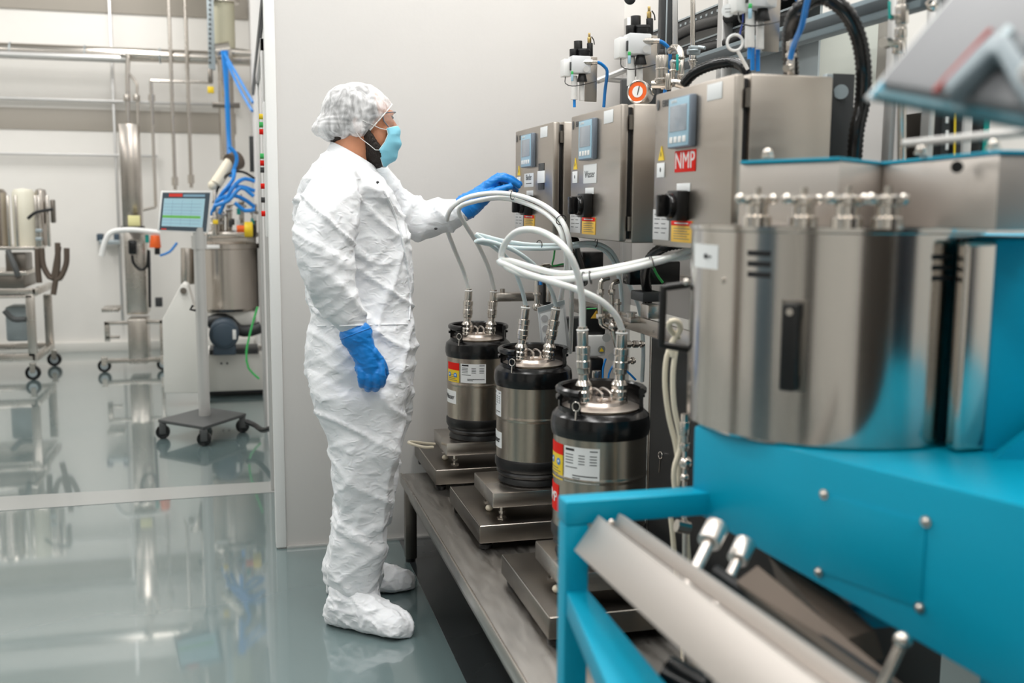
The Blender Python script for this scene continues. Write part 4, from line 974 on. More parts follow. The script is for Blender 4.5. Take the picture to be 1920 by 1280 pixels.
def blackbox(l, t_, r, b_, Y, lab, m='black', name='junction_box', dy=.06): return tag(bp(MB(), l, t_, r, b_, Y, dy, .006).build(name, M[m]), lab, 'box')
blackbox(1092, 472, 1132, 512, 3.75, 'black cable entry box under the middle cabinet', 'gloss', 'cable_entry')
blackbox(1180, 490, 1276, 534, 3.0, 'wide black cable entry box under the near cabinet', 'gloss', 'cable_entry')
pipe(MB(), [(1222, 495, 2.98), (1232, 515, 2.97), (1243, 530, 2.96)], .004).build('e', M['green']).name = 'green_wire'; tag(bpy.data.objects['green_wire'], 'green-yellow wire at the wide cable entry', 'wire')
pipe(MB(), [(1042, 455, 3.8), (1038, 485, 3.8), (1036, 498, 3.8), (1055, 495, 3.8), (1072, 496, 3.8)], .0035).build('g', M['green']).name = 'green_tube'; tag(bpy.data.objects['green_tube'], 'dark green tube hanging under the farthest cabinet', 'tube')
# pneumatic valve island under the cabinets
b1 = blackbox(1098, 577, 1136, 628, 3.3, 'black actuator box with orange triangle under the tubes', 'black', 'actuator')
p = atY(1116, 590, 3.298); MB().prism([p+Vector((-.016, 0, -.012)), p+Vector((.016, 0, -.012)), p+Vector((.004, 0, .016))], (0, -.001, 0)).build('warning_triangle', M['amber'], b1)
pipe(MB(), [(1100, 579, 3.295), (1118, 578, 3.295)], .0025, n=6).build('indicator', M['green'], b1)
b2 = blackbox(1096, 629, 1136, 668, 3.28, 'white valve block with round green warning tag', 'white', 'valve_block')
MB().lathe([(0, 0), (.013, 0), (.013, .001), (0, .001)], atY(1128, 655, 3.277), 24, (0, -1, 0)).build('round_tag', mat('grey_tag', (170, 172, 170), .4, .5), b2)
p = atY(1128, 656, 3.274); MB().prism([p+Vector((-.008, 0, -.005)), p+Vector((.008, 0, -.005)), p+Vector((0, 0, .008))], (0, -.001, 0)).build('tag_triangle', M['yellow'], b2)
blackbox(1018, 528, 1034, 572, 3.7, 'small black valve body beside the clear label bag', 'black', 'black_valve')
blackbox(1034, 596, 1100, 660, 3.75, 'dark block behind the hanging label bag', 'char', 'valve_manifold')
blackbox(1108, 672, 1132, 716, 3.3, 'black solenoid below the white valve block', 'black', 'solenoid_valve')
blackbox(1112, 694, 1128, 722, 3.25, 'steel sleeve below the white valve block', 'polish', 'steel_sleeve', .02)
for px, py, r, lab in ((1137, 633, .014, 'upper round metal tag on the pipework'), (1147, 669, .0125, 'lower round metal tag on the pipework')):
    o = MB().lathe([(0, 0), (r, 0), (r, .001), (0, .001)], atY(px, py, 3.2), 28, (-.2, -1, .1)).torus(atY(px, py-9, 3.2), .004, .0007, (0, -1, 0), 14, 5).build('round_metal_tag', M['alu']); tag(o, lab, 'tag')
for k, (pts, lab) in enumerate((([(1142, 521, 3.1), (1131, 524, 3.1), (1126, 533, 3.1), (1126, 560, 3.1), (1126, 596, 3.1), (1129, 609, 3.1), (1140, 613, 3.1), (1154, 612, 3.1)], 'left S-shaped stainless pipe behind the tubes'), ([(1160, 527, 3.1), (1151, 530, 3.1), (1147, 540, 3.1), (1147, 570, 3.1), (1147, 625, 3.1)], 'right elbowed stainless pipe behind the tubes'))):
    b = pipe(MB(), pts, .0085); px = pts[3][0]; Y = pts[3][2]
    vc(b, px, 542, 552, Y, .0125, n=8); vc(b, px, 588, 597, Y, .0145, n=8); vc(b, px, 566, 586, Y, .0065) if 0 else None
    tag(b.build('elbow_pipe', M['polish']), lab, 'pipe')
b = MB(); b.ball(atY(1150, 612, 3.08), .018, 12).cyl(atY(1150, 612, 3.08), atY(1158, 650, 3.08), .014, .010, 12); vc(b, 1158, 560, 640, 3.08, .008); vc(b, 1158, 566, 571, 3.08, .0125)
tag(b.build('ball_valve', M['steel']), 'stainless ball valve at the foot of the elbow pipes', 'valve')
for i, (px, py) in enumerate(((1178, 645), (1175, 676), (1192, 645))):
    b = MB().cyl(atY(px-14, py, 3.2), atY(px+16, py, 3.2), .008, n=10).cyl(atY(px-4, py, 3.2), atY(px+4, py, 3.2), .0125, n=8).cyl(atY(px+9, py, 3.2), atY(px+13, py, 3.2), .0125, n=8)
    tag(b.build('pipe_nipple', M['polish']), ('upper left', 'lower', 'upper right')[i]+' short threaded nipple behind the nearest keg couplings', 'fitting')
b = MB(); vc(b, 1007, 525, 575, 3.7, .011, n=10); vc(b, 1007, 548, 553, 3.7, .017, n=10); b.ball(atY(1006, 575, 3.7), .016, 10); vc(b, 1028, 530, 566, 3.68, .009, n=10)
t = tag(b.build('drain_valve', M['polish']), 'steel drain valve behind the middle keg left coupling', 'valve'); vc(MB(), 1014, 526, 534, 3.68, .006).build('blue_cap', M['bluet'], t)
for k, pts in enumerate(([(1136, 672, 3.2), (1131, 690, 3.2), (1130, 722, 3.2)], [(1150, 685, 3.2), (1142, 700, 3.2), (1140, 722, 3.2)], [(1168, 690, 3.15), (1180, 700, 3.15), (1192, 712, 3.15)])):
    tag(pipe(MB(), pts, .0035).build('thin_blue_tube', M['bluet']), ('left', 'middle', 'right')[k]+' thin blue tube behind the nearest keg rim', 'tube')
# clear bag with round stickers
P = [atY(1008, 577, 3.42), atY(1058, 562, 3.42), atY(1070, 655, 3.42), atY(1016, 660, 3.42)]
bag = MB().prism(P, (0, .006, 0), .001).build('label_bag', M['bag']); tag(bag, 'clear bag of round grey stickers hanging behind the middle keg', 'bag')
MB().prism([atY(1008, 577, 3.417), atY(1058, 562, 3.417), atY(1059, 570, 3.417), atY(1009, 586, 3.417)], (0, -.002, 0)).build('bag_seal', M['galv'], bag)
MB().prism([atY(1013, 588, 3.417), atY(1056, 578, 3.417), atY(1063, 652, 3.417), atY(1019, 656, 3.417)], (0, -.001, 0)).build('sticker_sheet', M['paper'], bag)
for px, py in ((1018, 597), (1020, 616), (1023, 636)): MB().lathe([(0, 0), (.0125, 0), (.0125, .0008), (0, .0008)], atY(px+3, py, 3.4155), 28, (0, -1, 0)).build('round_sticker', mat('sticker_grey', (184, 184, 186), .5), bag)
b = MB().box(tuple(atY(1182, 606, 2.9)), tuple(atY(1208, 596, 2.9)+Vector((0, .09, 0))), .002); b.cyl(atY(1183, 596, 2.93), atY(1183, 586, 2.93), .013); b.cyl(atY(1183, 588, 2.93), atY(1183, 585, 2.93), .018)
tag(b.build('tube_bracket', M['steel']), 'small stainless shelf bracket with knob holding the thin tubes', 'bracket')
b = bp(MB(), 1215, 572, 1242, 598, 2.75, .06, .004); tag(b.build('steel_block', M['steel']), 'small stainless block on the rail left of the drum', 'block')
b = bp(MB(), 1205, 548, 1246, 566, 2.85, .1, .004); tag(b.build('hose_socket', M['char']), 'black socket holding the corrugated hose end', 'socket')
# cream hoses beside the drum
hose('cream_hose', 'cream rubber hose with a knotted loop beside the steel drum', [(1262, 668, 2.15), (1258, 645, 2.15), (1268, 630, 2.15), (1276, 615, 2.14), (1270, 602, 2.13), (1258, 602, 2.13), (1254, 612, 2.14), (1262, 624, 2.15), (1272, 632, 2.17)], .0065, M['cream'], group='cream hoses')
hose('cream_hose', 'cream rubber hose hanging left of the drum, outer one', [(1262, 640, 2.18), (1250, 670, 2.18), (1247, 720, 2.18), (1254, 780, 2.18), (1268, 840, 2.18), (1272, 900, 2.18), (1258, 950, 2.18), (1262, 1010, 2.18), (1275, 1150, 2.2), (1285, 1290, 2.22)], .0062, M['cream'], group='cream hoses')
hose('cream_hose', 'cream rubber hose hanging left of the drum, inner one', [(1268, 650, 2.15), (1262, 700, 2.15), (1264, 760, 2.15), (1276, 830, 2.15), (1264, 880, 2.15), (1268, 930, 2.15), (1286, 980, 2.15), (1290, 1030, 2.15), (1300, 1150, 2.18), (1310, 1290, 2.2)], .0062, M['cream'], group='cream hoses')
b = MB(); vc(b, 1284, 775, 845, 2.1, .009); vc(b, 1284, 840, 1330, 2.1, .006); vc(b, 1284, 790, 815, 2.1, .0125, n=12); vc(b, 1284, 830, 840, 2.1, .0125, n=12); b.ball(atY(1286, 868, 2.1), .016, 10).ball(atY(1284, 895, 2.1), .011, 8)
tag(b.build('hose_coupling', M['polish']), 'stack of steel hose fittings between cream hoses and teal body', 'fitting')
o = MB().torus(atX(1238, 853, 1.335), .011, .0022, (-1, -.2, .1), 20, 6).tube([atX(1238, 860, 1.336), atX(1236, 885, 1.338)], .002, 6).build('ring_pin', M['polish']); tag(o, 'small steel ring pin against the black cabinet', 'pin')
b = MB(); b.cyl(atY(1268, 985, 2.0), atY(1292, 990, 2.0), .014, n=10).ball(atY(1280, 985, 2.0), .012, 8); tag(b.build('hose_clip', M['polish']), 'steel hose clip below the teal beam', 'clip')

# ------------------------------------------------------------------ teal mixer in the foreground
SCL = .952
A = Vector((.841*SCL, 1.829*SCL, 0)); U = Vector((.354, -.935, 0)).normalized(); Wd = Vector((-U.y, U.x, 0))   # U: along the face towards the viewer, Wd: into the machine
if Wd.x < 0: Wd = -Wd
def atF(px, py, off=0):        # point on the machine's vertical front plane
    r = ray(px, py); n = Wd; o = A+Wd*off; t_ = (o-CAM).dot(n)/r.dot(n); return CAM+r*t_
mx = thing('industrial_mixer', 'large teal mixing machine with stainless drum in the right foreground', 'machine', (A.x+.3, A.y-.3, 0))
ZT = 1.02
p1 = atF(1297, 958); p2 = atF(1820, 1262)
slope = (p2.z-p1.z)/((p2-p1).dot(U))
Lb = 1.45
zA = p1.z; zB = zA+slope*Lb
f = [A+Vector((0, 0, ZT)), A+U*Lb+Vector((0, 0, ZT)), A+U*Lb+Vector((0, 0, max(zB, .3))), A+Vector((0, 0, zA))]
MB().prism(f, Wd*.62, .006).build('machine_body', M['teal'], mx)
# access cover with four bolts
cvp = [atF(1546, 925), atF(1738, 977), atF(1728, 1140), atF(1537, 1070)]
MB().prism([p-Wd*.0005 for p in cvp], -Wd*.0025, .0008).build('access_cover', M['teal'], mx)
for px, py in ((1547, 926), (1738, 977), (1537, 1071), (1726, 1138)):
    p = atF(px, py)-Wd*.003; MB().ball(p, .0062, 10).cyl(p+Wd*.002, p-Wd*.001, .0085, n=20).build('cover_bolt', M['polish'], mx)
# drum
DC = Vector((.524, .852, 0)).normalized()*2.03; DR = .258
MB().lathe([(0, ZT+.001), (DR-.004, ZT+.001), (DR, ZT+.006), (DR, ZT+.012), (DR, 1.370), (DR, 1.378), (DR+.004, 1.38), (DR+.004, 1.389), (0, 1.389)], (DC.x, DC.y, 0), 128).build('drum', M['drum'], mx)
def onD(px, py, off=0):
    r = ray(px, py); a = r.x**2+r.y**2; b_ = -2*(DC.x*r.x+DC.y*r.y); c_ = DC.x**2+DC.y**2-(DR+off)**2
    t_ = (-b_-math.sqrt(max(0, b_*b_-4*a*c_)))/(2*a); return CAM+r*t_
def dpatch(name, m, l, t_, r, b_, off, parent=mx):
    a0 = onD(l, (t_+b_)/2); a1 = onD(r, (t_+b_)/2); z1 = onD((l+r)/2, t_).z; z0 = onD((l+r)/2, b_).z
    g0 = math.degrees(math.atan2(a0.y-DC.y, a0.x-DC.x)); g1 = math.degrees(math.atan2(a1.y-DC.y, a1.x-DC.x))
    return label_arc(name, m, DR, g0, g1, z0, z1, (DC.x, DC.y), parent, off)
for k in range(3): dpatch('vent_slot', M['ink'], 1402, 470+20*k, 1445, 480+20*k, .0008)
for k in range(3): dpatch('vent_slot', M['ink'], 1747, 477+20*k, 1786, 486+20*k, .0008)
o = dpatch('square_label', M['paper'], 1303, 458, 1347, 503, .0008)
p = onD(1324, 480, .0015); MB().ball(p, .005, 8, (1, .3, 1)).tube([p, onD(1333, 481, .0015)], .0015, 6).build('arrow_mark', M['ink'], o)
hp0 = onD(1492, 562); hp1 = onD(1490, 733); dn = (Vector((hp0.x, hp0.y, 0))-Vector((DC.x, DC.y, 0))).normalized(); tn = Vector((-dn.y, dn.x, 0))
def hbox(u0, u1, n0, n1, z0, z1, bev=.003):
    m = Matrix((tn, dn, Vector((0, 0, 1)))).transposed().to_4x4(); m.translation = Vector((hp0.x, hp0.y, 0)); return MB().box((u0, n0, z0), (u1, n1, z1), bev, m)
hh = hbox(-.022, .022, -.004, .004, hp1.z, hp0.z, .002).build('handle_plate', M['steeld'], mx)
hbox(-.014, .014, .02, .036, hp1.z+.004, hp0.z-.004, .006).build('handle_grip', M['black'], hh)
hbox(-.014, .014, .002, .03, hp0.z-.03, hp0.z-.004, .004).build('handle_foot', M['black'], hh); hbox(-.014, .014, .002, .03, hp1.z+.004, hp1.z+.03, .004).build('handle_foot', M['black'], hh)
MB().cyl((hp0.x+dn.x*.034, hp0.y+dn.y*.034, hp0.z-.017), (hp0.x+dn.x*.038, hp0.y+dn.y*.038, hp0.z-.017), .006).build('handle_screw', M['polish'], hh)
# side bar and rear housing
e = onD(1795, 640, .004); ez = Vector((e.x, e.y, 0))
MB().cyl((e.x, e.y, ZT+.003), (e.x, e.y, 1.37), .0045, n=12).build('door_gap', M['black'], mx)
r_ = ray(1825, 640); sb = CAM+r_*((e-CAM).length/r_.length*.985); 
MB().box((sb.x-.030, sb.y-.012, ZT+.003), (sb.x+.028, sb.y+.02, 1.368), .009, seg=4).build('side_profile', M['polish'], mx)
r_ = ray(1856, 640); hb = CAM+r_*((e-CAM).length/r_.length*.99)
d_ = Vector((hb.x, hb.y, 0)); q = [d_, d_+Vector((.42, -.10, 0)), d_+Vector((.42, .35, 0)), d_+Vector((.02, .35, 0))]
MB().prism([Vector((p.x, p.y, ZT)) for p in q], (0, 0, .352), .006).build('rear_housing', M['teal'], mx)
# sloping teal apron right of the housing
s0 = d_+Vector((-.0, -.02, ZT)); 
MB().prism([Vector((s0.x+.0, s0.y, ZT)), Vector((s0.x+.5, s0.y-.14, ZT+.42)), Vector((s0.x+.5, s0.y-.14, ZT))], (-.02, -.03, 0), 0).build('sloping_apron', M['teal'], mx)
# stainless head box with teal lid
def az(px, D): r = ray(px, 384); r = Vector((r.x, r.y, 0)).normalized(); return r*D
foot = [az(1385, 1.95), az(1571, 1.82), az(1650, 2.02), az(1868, 1.66), az(1990, 1.72), az(1960, 2.1), az(1400, 2.03)]
MB().prism([p+Vector((0, 0, 1.389)) for p in foot], (0, 0, .108), .003).build('head_box', mat('satin_head_steel', (205, 198, 192), .42, .85), mx)
MB().prism([p*(.996)+Vector((0, 0, 1.498)) for p in foot], (0, 0, .005), .001).build('head_lid', M['teal'], mx)
for px, D in ((1436, 1.93), (1722, 1.86), (1856, 1.75)):
    p = az(px, D); MB().ball(p+Vector((0, 0, 1.516)), .009, 10).cyl(p+Vector((0, 0, 1.508)), p+Vector((0, 0, 1.513)), .011, n=6).build('lid_bolt', M['polish'], mx)
p = az(1790, 1.722); MB().cyl(p+Vector((0, 0, 1.482)), p+Vector((-.006, -.008, 1.482)), .009).build('lid_screw', M['black'], mx)
MB().tube([az(1690, 1.75)+Vector((0, 0, 1.52)), az(1930, 1.45)+Vector((0, 0, 1.515))], .006, 12).build('lid_rod', M['alu'], mx)
for i, px in enumerate((1420, 1507, 1590, 1665)):
    p = az(px, 1.78 if i < 2 else 1.70); z = 1.389; c_ = (p.x, p.y, z)
    v = MB().lathe([(0, 0), (.024, 0), (.024, .016), (.018, .019), (.018, .034), (.022, .037), (.022, .048), (.012, .052), (0, .052)], c_, 28)
    v.cyl((p.x-.035, p.y-.01, z+.043), (p.x+.03, p.y+.01, z+.043), .006).ball((p.x-.037, p.y-.011, z+.045), .009, 8).ball((p.x+.034, p.y+.01, z+.045), .009, 8); v.cyl((p.x, p.y, z+.05), (p.x, p.y, z+.064), .006)
    v.build('charging_port', M['polish'], mx)
# black U handle left of the drum
hA, hB, hC, hD = atY(1290, 533, 1.92), atY(1244, 539, 1.92), atY(1240, 646, 1.92), atY(1288, 654, 1.92)
MB().tube([hA, hB+(hA-hB)*.15, hB, hB+(hC-hB)*.1, hC+(hB-hC)*.1, hC, hC+(hD-hC)*.15, hD], .0075, 12).build('pull_handle', M['black'], mx)
p = atY(1287, 528, 1.70); MB().ball(p, .006, 8).build('handle_screw', M['polish'], mx)
# floor frame
def FB(a, b_, wd, ht, name='frame_beam', m='teal', bev=.004): return MB().bar(a, b_, wd, ht, bev).build(name, M[m], mx)
YF = 1.70
x0 = atY(1061, 940, YF).x; x1 = atY(1106, 940, YF).x; zt = atY(1063, 942, YF).z
MB().box((x0, YF, 0), (x1, YF+.045, zt-.0432), .004).build('frame_post', M['teal'], mx)
MB().box((x0, YF, zt-.043), (A.x+.06, YF+.05, zt+.0005), .004).build('frame_beam', M['teal'], mx)
zr = atY(1071, 1108, YF).z
g0 = atZ(1064, 1150, zr); MB().prism([Vector((x0+.005, YF+.01, zr)), Vector((x1, YF+.01, zr)), atZ(1290, 1330, zr), atZ(1160, 1335, zr)], (0, 0, -.045), .003).build('frame_rail', M['teal'], mx)
for yy, zz in ((1.35, .62), (1.0, .6)): FB((x1, yy, zz), (x1+.65, yy, zz), .05, .03)
MB().box((A.x+.55, .7, 0), (A.x+.60, .75, .6)).build('frame_post', M['teal'], mx)
MB().box((A.x+.5, 1.5, 0), (A.x+.55, 1.55, .9)).build('frame_post', M['teal'], mx)
# stainless discharge trough
P1 = atY(1076, 1031, YF-.02); P2 = atY(1122, 966, YF-.02); P3 = atY(1150, 985, YF-.02); P4 = atY(1160, 962, YF-.02)
dt = (ray(531, 522)*-1).normalized()
def strip(a, b_, nm, L=1.1, th=.003):
    n = (b_-a).cross(dt).normalized()*th; return MB().prism([a, b_, b_+dt*L, a+dt*L], n, .0008).build(nm, M['trough'], mx)
M['trough'] = mat('satin_trough_steel', (198, 191, 185), .45, .75)
strip(P1, P2, 'trough_side'); strip(P2, P2+(P3-P2)*.9+Vector((.004, 0, -.02)), 'trough_floor'); strip(P3, P4, 'trough_lip'); strip(P4, P4+Vector((.012, 0, -.006)), 'trough_lip')
p = P2.lerp(P3, .7); MB().ball(p+Vector((0, -.012, .004)), .006, 8).build('trough_bolt', M['polish'], mx)
# drive parts visible below the body
for a, b_, r0, r1 in (((1345, 985), (1308, 1060), .020, .010), ((1398, 1015), (1362, 1095), .018, .009)):
    p, q = atY(*a, 1.55), atY(*b_, 1.50); m_ = p.lerp(q, .45); MB().cyl(p, m_, r0, n=24, bev=.002).cyl(m_, q+(q-p)*.5, r1, n=16).build('clamp_spindle', M['satin'], mx)
p, q = atY(1692, 1200, 1.2), atY(1664, 1262, 1.2); MB().cyl(p, q+(q-p)*.6, .008).ball(p, .013, 10).build('locking_rod', M['polish'], mx)
MB().tube(spline([atY(1340, 1070, 1.5), atY(1450, 1145, 1.4), atY(1560, 1215, 1.3), atY(1680, 1300, 1.2)]), .011, 10).build('hydraulic_hose', M['black'], mx)
MB().prism([atY(1380, 1090, 1.45), atY(1640, 1290, 1.2), atY(1700, 1290, 1.2), atY(1420, 1060, 1.45)], (.02, 0, -.05)).build('guide_plate', M['brown'], mx)
MB().prism([atY(1440, 1040, 1.6), atY(1500, 1050, 1.6), atY(1640, 1180, 1.4), atY(1580, 1200, 1.4)], (.02, 0, -.05)).build('guide_plate', M['brown'], mx)
MB().bar(atY(1530, 1160, 1.5), atY(1680, 1150, 1.5), .03, .035).build('frame_beam', M['teal'], mx)
MB().bar(atY(1465, 1120, 1.55), atY(1560, 1112, 1.55), .004, .01).build('steel_strip', M['polish'], mx)
MB().cyl(atY(1250, 1262, 1.4), atY(1320, 1300, 1.35), .028, n=20).build('motor', M['gloss'], mx)
MB().box((1.0, .5, .02), (1.6, 1.9, .30), .01).build('machine_base', M['dgrey'], mx)
MB().box((x1+.05, .6, .30), (1.3, 1.62, .32), .002).build('drip_tray', M['char'], mx)

# ------------------------------------------------------------------ tilted operator panel, nearest thing at the upper right
def far(px, py, D): r = ray(px, py).normalized(); return CAM+r*D
C0 = far(1634, 190, 1.24); C1 = far(1834, -50, 1.36); C2 = far(2060, 275, 1.04); 
ex = (C2-C0); ey = (C1-C0); nz_ = ex.cross(ey).normalized()
if nz_.dot(C0-CAM) > 0: nz_ = -nz_            # towards the viewer
op = thing('operator_panel', 'grey tilted operator panel seen from its rear, top right foreground', 'control panel', tuple(C0))
MB().prism([C0-ex*.022-ey*.01, C0+ex*.03-ey*.004, C1+ex*.03, C1-ex*.022], nz_*.006, .002).build('panel_front_frame', mat('panel_white_edge', (232, 232, 232), .4), op)
i0 = C0+ex*.035+ey*.05; 
MB().prism([i0, i0+ex*.95, i0+ex*.95+ey*.9, i0+ey*.9], nz_*.022, .012).build('panel_housing', mat('panel_grey', (130, 131, 134), .55), op)
MB().prism([C0+ex*.03+ey*.0, C0+ex*1+ey*.0, C0+ex*1+ey*.05, C0+ex*.03+ey*.05], nz_*.012, .002).build('lower_edge_reflection', mat('panel_teal_reflection', (58, 112, 124), .5), op)  # reflection of the teal housing, put into this strip's colour
MB().prism([C0+ex*.008+nz_*.006, C0+ex*.045+nz_*.006, C0+ex*.045+ey+nz_*.006, C0+ex*.008+ey+nz_*.006], nz_*.003, .001).build('trim_strip', M['teal'], op)
def onP(px, py, off=.0225):
    r = ray(px, py); o = C0+nz_*off; return CAM+r*((o-CAM).dot(nz_)/r.dot(nz_))
MB().tube([onP(1752, 172), onP(1858, 56)], .0028, 8).build('red_seal', mat('dull_red_seal', (176, 58, 48), .6), op)
MB().prism([onP(1786, 170), onP(1798, 178), onP(1905, 62), onP(1893, 52)], nz_*.006, .001).build('label_rail', mat('pale_blue_grey', (170, 186, 192), .5), op)
ar = MB().prism([onP(*q, .024) for q in ((1782, 184), (1845, 118), (1878, 92), (1905, 95), (1935, 140), (1990, 250), (1960, 255), (1912, 188), (1882, 132), (1868, 132), (1792, 206))], nz_*.022, .004); ar.build('arm_bracket', mat('bracket_blue_grey', (124, 138, 145), .45), op)
MB().prism([onP(1780, 186), onP(1786, 172), onP(1850, 105), onP(1880, 68), onP(1930, 72), onP(2000, 120), onP(2010, 240), onP(1985, 245), onP(1930, 130), onP(1905, 92), onP(1878, 90), onP(1845, 116)], nz_*.003, .001).build('arm_recess', mat('panel_dark_grey', (60, 70, 76), .5), op)
MB().tube([onP(1960, 150, .03), onP(2100, 60, .12)], .025, 16).build('support_arm', M['alu'], op)

# ------------------------------------------------------------------ far room
M['potst'] = mat('pot_steel', (190, 182, 174), .22, 1)
M['olive'] = mat('pale_olive_pipe_paint', (196, 192, 168), .5)
def P3(px, py, Y): return atY(px, py, Y)
# wall piping
o = MB(); z = P3(0, 97, 10.4).z; b = MB().cyl((-6, 10.4, z+.02), (P3(470, 100, 10.4).x, 10.4, z+.02), .062, n=20)
t = tag(b.build('main_pipe', M['polish']), 'thick silver main pipe running level along the far wall', 'pipe')
MB().cyl((-6, 10.3, z-.035), (P3(240, 100, 10.3).x, 10.3, z-.035), .035, n=16).build('side_pipe', M['alu'], t)
for px in (20, 160, 300, 425): MB().torus((P3(px, 97, 10.4).x, 10.4, z+.02), .065, .007, (1, 0, 0), 20).build('pipe_clamp', M['galv'], t)
b = MB(); Y = 10.25
pipe(b, [(225, 101, Y), (238, 103, Y), (240, 112, Y), (239, 140, Y), (240, 232, Y)], .02, .05, 10); pipe(b, [(239, 135, Y), (255, 155, Y), (257, 170, Y), (259, 232, Y)], .012, .05, 8)
for px in (238, 256): vc(b, px, 178, 190, Y, .03, n=10)
tag(b.build('drop_pipe', M['steel']), 'branching drop pipe with two valves above the steel column', 'pipe')
for i, (x0, x1, y1) in enumerate(((316, 327, 356), (347, 360, 352))):
    b = MB(); a = P3(x0, 0, 10.3); c_ = P3(x1, y1, 10.3); b.cyl((a.x, 10.3, c_.z), (a.x, 10.3, 4.19), .017, n=10); b.cyl((a.x, 10.3, c_.z+.04), (a.x, 10.3, c_.z+.12), .03, n=8)
    tag(b.build('wall_riser', M['steel']), ('left', 'right')[i]+' thin vertical pipe above the far touch screen', 'pipe')
b = MB(); a = P3(283, 151, 10.3); c_ = P3(398, 151, 10.3); e_ = P3(294, 388, 10.3)
b.cyl(a, (c_.x, 10.3, a.z), .013, n=8).cyl(a, (a.x, 10.3, e_.z), .015, n=8).cyl((a.x, 10.3, P3(290, 190, 10.3).z), (a.x, 10.3, P3(290, 178, 10.3).z), .03, n=8).cyl((a.x, 10.3, e_.z), (a.x-.12, 10.3, e_.z-.03), .013, n=8)
tag(b.build('angled_pipe', M['steel']), 'thin angled pipe turning down left of the two risers', 'pipe')
t = thing('slotted_profile', 'light slotted profile hanging down with a yellow end cap', 'profile', tuple(P3(393, 160, 9.8)))
bp(MB(), 387, -150, 400, 130, 9.8, .06).build('profile', M['galv'], t); bp(MB(), 390, 128, 399, 155, 9.8, .05).build('profile_end', M['steeld'], t); bp(MB(), 389, 162, 401, 174, 9.8, .05).build('yellow_cap', M['yellow'], t)
s = MB()
for k in range(16): bp(s, 391.5, -20+k*9, 395.5, -16+k*9, 9.79, .01, 0)
s.build('hole_row', M['char'], t)
t = thing('column_pipe', 'stout pale olive and steel column pipe in front of the far wall', 'pipe', tuple(P3(425, 300, 10.0)))
a = P3(420, 50, 10.0); MB().cyl((a.x, 10, P3(420, 92, 10).z), (a.x, 10, 4.19), .095, n=24).build('upper_pipe', M['olive'], t)
MB().cyl((a.x, 10, P3(420, 6, 10).z), (a.x, 10, P3(420, -4, 10).z), .14, n=24).build('flange', M['steel'], t)
MB().cyl((a.x, 10, P3(420, 92, 10).z), (a.x, 10, P3(425, 300, 10).z), .068, n=20).build('lower_pipe', M['steel'], t)
MB().box((a.x-.12, 9.9, P3(420, 198, 10).z-.02), (a.x+.12, 10.05, P3(420, 198, 10).z+.02)).build('pipe_clamp', M['steeld'], t)
for i, pts in enumerate(([(418, 95, 9.6), (422, 130, 9.6), (427, 200, 9.6), (430, 290, 9.6), (432, 330, 9.5)], [(424, 95, 9.6), (425, 160, 9.6), (429, 260, 9.6), (436, 320, 9.5)], [(420, 98, 9.6), (450, 150, 9.2), (474, 192, 8.9)], [(425, 115, 9.6), (450, 168, 9.2), (473, 208, 8.9)])):
    tag(pipe(MB(), pts, .02 if i < 2 else .012, .08, 8).build('blue_hose', M['bluet']), ('left of two blue hoses running down the far column pipe', 'right of two blue hoses running down the far column pipe', 'upper slanting blue hose at the far column top', 'lower slanting blue hose at the far column top')[i], 'hose')
b = MB(); b.cyl(P3(405, 97, 9.8), P3(432, 92, 9.8), .07, n=12); b.cyl(P3(432, 96, 9.8), P3(474, 100, 9.8), .03, n=10)
tag(b.build('pipe_joint', M['polish']), 'silver joint where the main pipe meets the column', 'fitting')
# lifting column with handset
Y = 9.4; Zf = 0
t = thing('lifting_column', 'tall stainless lifting column on a wheeled base', 'lifting device', tuple(P3(255, 690, Y))[:2]+(0,))
bp(MB(), 226, 232, 262, 430, Y+.1, .2, .006).build('inner_mast', M['potst'], t)
bp(MB(), 234, 428, 274, 590, Y, .3, .01).build('outer_mast', M['steel'], t)
bp(MB(), 240, 598, 277, 682, Y-.1, .3, .008).build('foot_box', M['steel'], t)
b = MB(); bp(b, 195, 603, 240, 609, Y-.1, .05).box(*(lambda a, c_: ((a.x, Y-.1, c_.z), (c_.x, Y-.05, a.z)))(P3(195, 603, Y-.1), P3(206, 640, Y-.1)))
bp(b, 198, 672, 310, 680, Y-.1, .06); bp(b, 198, 630, 224, 635, Y-.1, .05); bp(b, 276, 600, 310, 607, Y-.1, .05); bp(b, 300, 600, 306, 680, Y-.1, .05)
bp(b, 190, 578, 222, 585, Y-.1, .3)
b.build('base_frame', M['steel'], t)
def caster(px, py, Y, parent, r=.05, m='gloss'):
    p = atZ(px, py, r); p = Vector((p.x, Y if Y else p.y, r))
    c_ = MB().cyl(p-Vector((0, .016, 0)), p+Vector((0, .016, 0)), r, n=24, bev=.004).build('caster_wheel', M[m], parent)
    MB().cyl(p-Vector((0, .019, 0)), p+Vector((0, .019, 0)), r*.55, n=20).build('wheel_hub', M['galv'], c_)
    MB().box((p.x-.02, p.y-.024, p.z), (p.x+.02, p.y-.019, p.z+r*1.25), 0).box((p.x-.02, p.y+.019, p.z), (p.x+.02, p.y+.024, p.z+r*1.25), 0).box((p.x-.025, p.y-.025, p.z+r*1.2), (p.x+.025, p.y+.025, p.z+r*1.35), .002).build('caster_fork', M['polish'], c_)
    return c_
caster(198, 683, Y-.08, t, .055); caster(306, 683, Y-.08, t, .055)
pipe(MB(), [(190, 480, 9.1), (198, 450, 9.1), (212, 434, 9.1), (250, 431, 9.1), (300, 436, 9.1)], .022, .03, 10).build('push_handle', M['white'], t)
b = MB(); bp(b, 240, 450, 256, 477, 9.15, .06, .015); b.build('control_handset', M['gloss'], t)
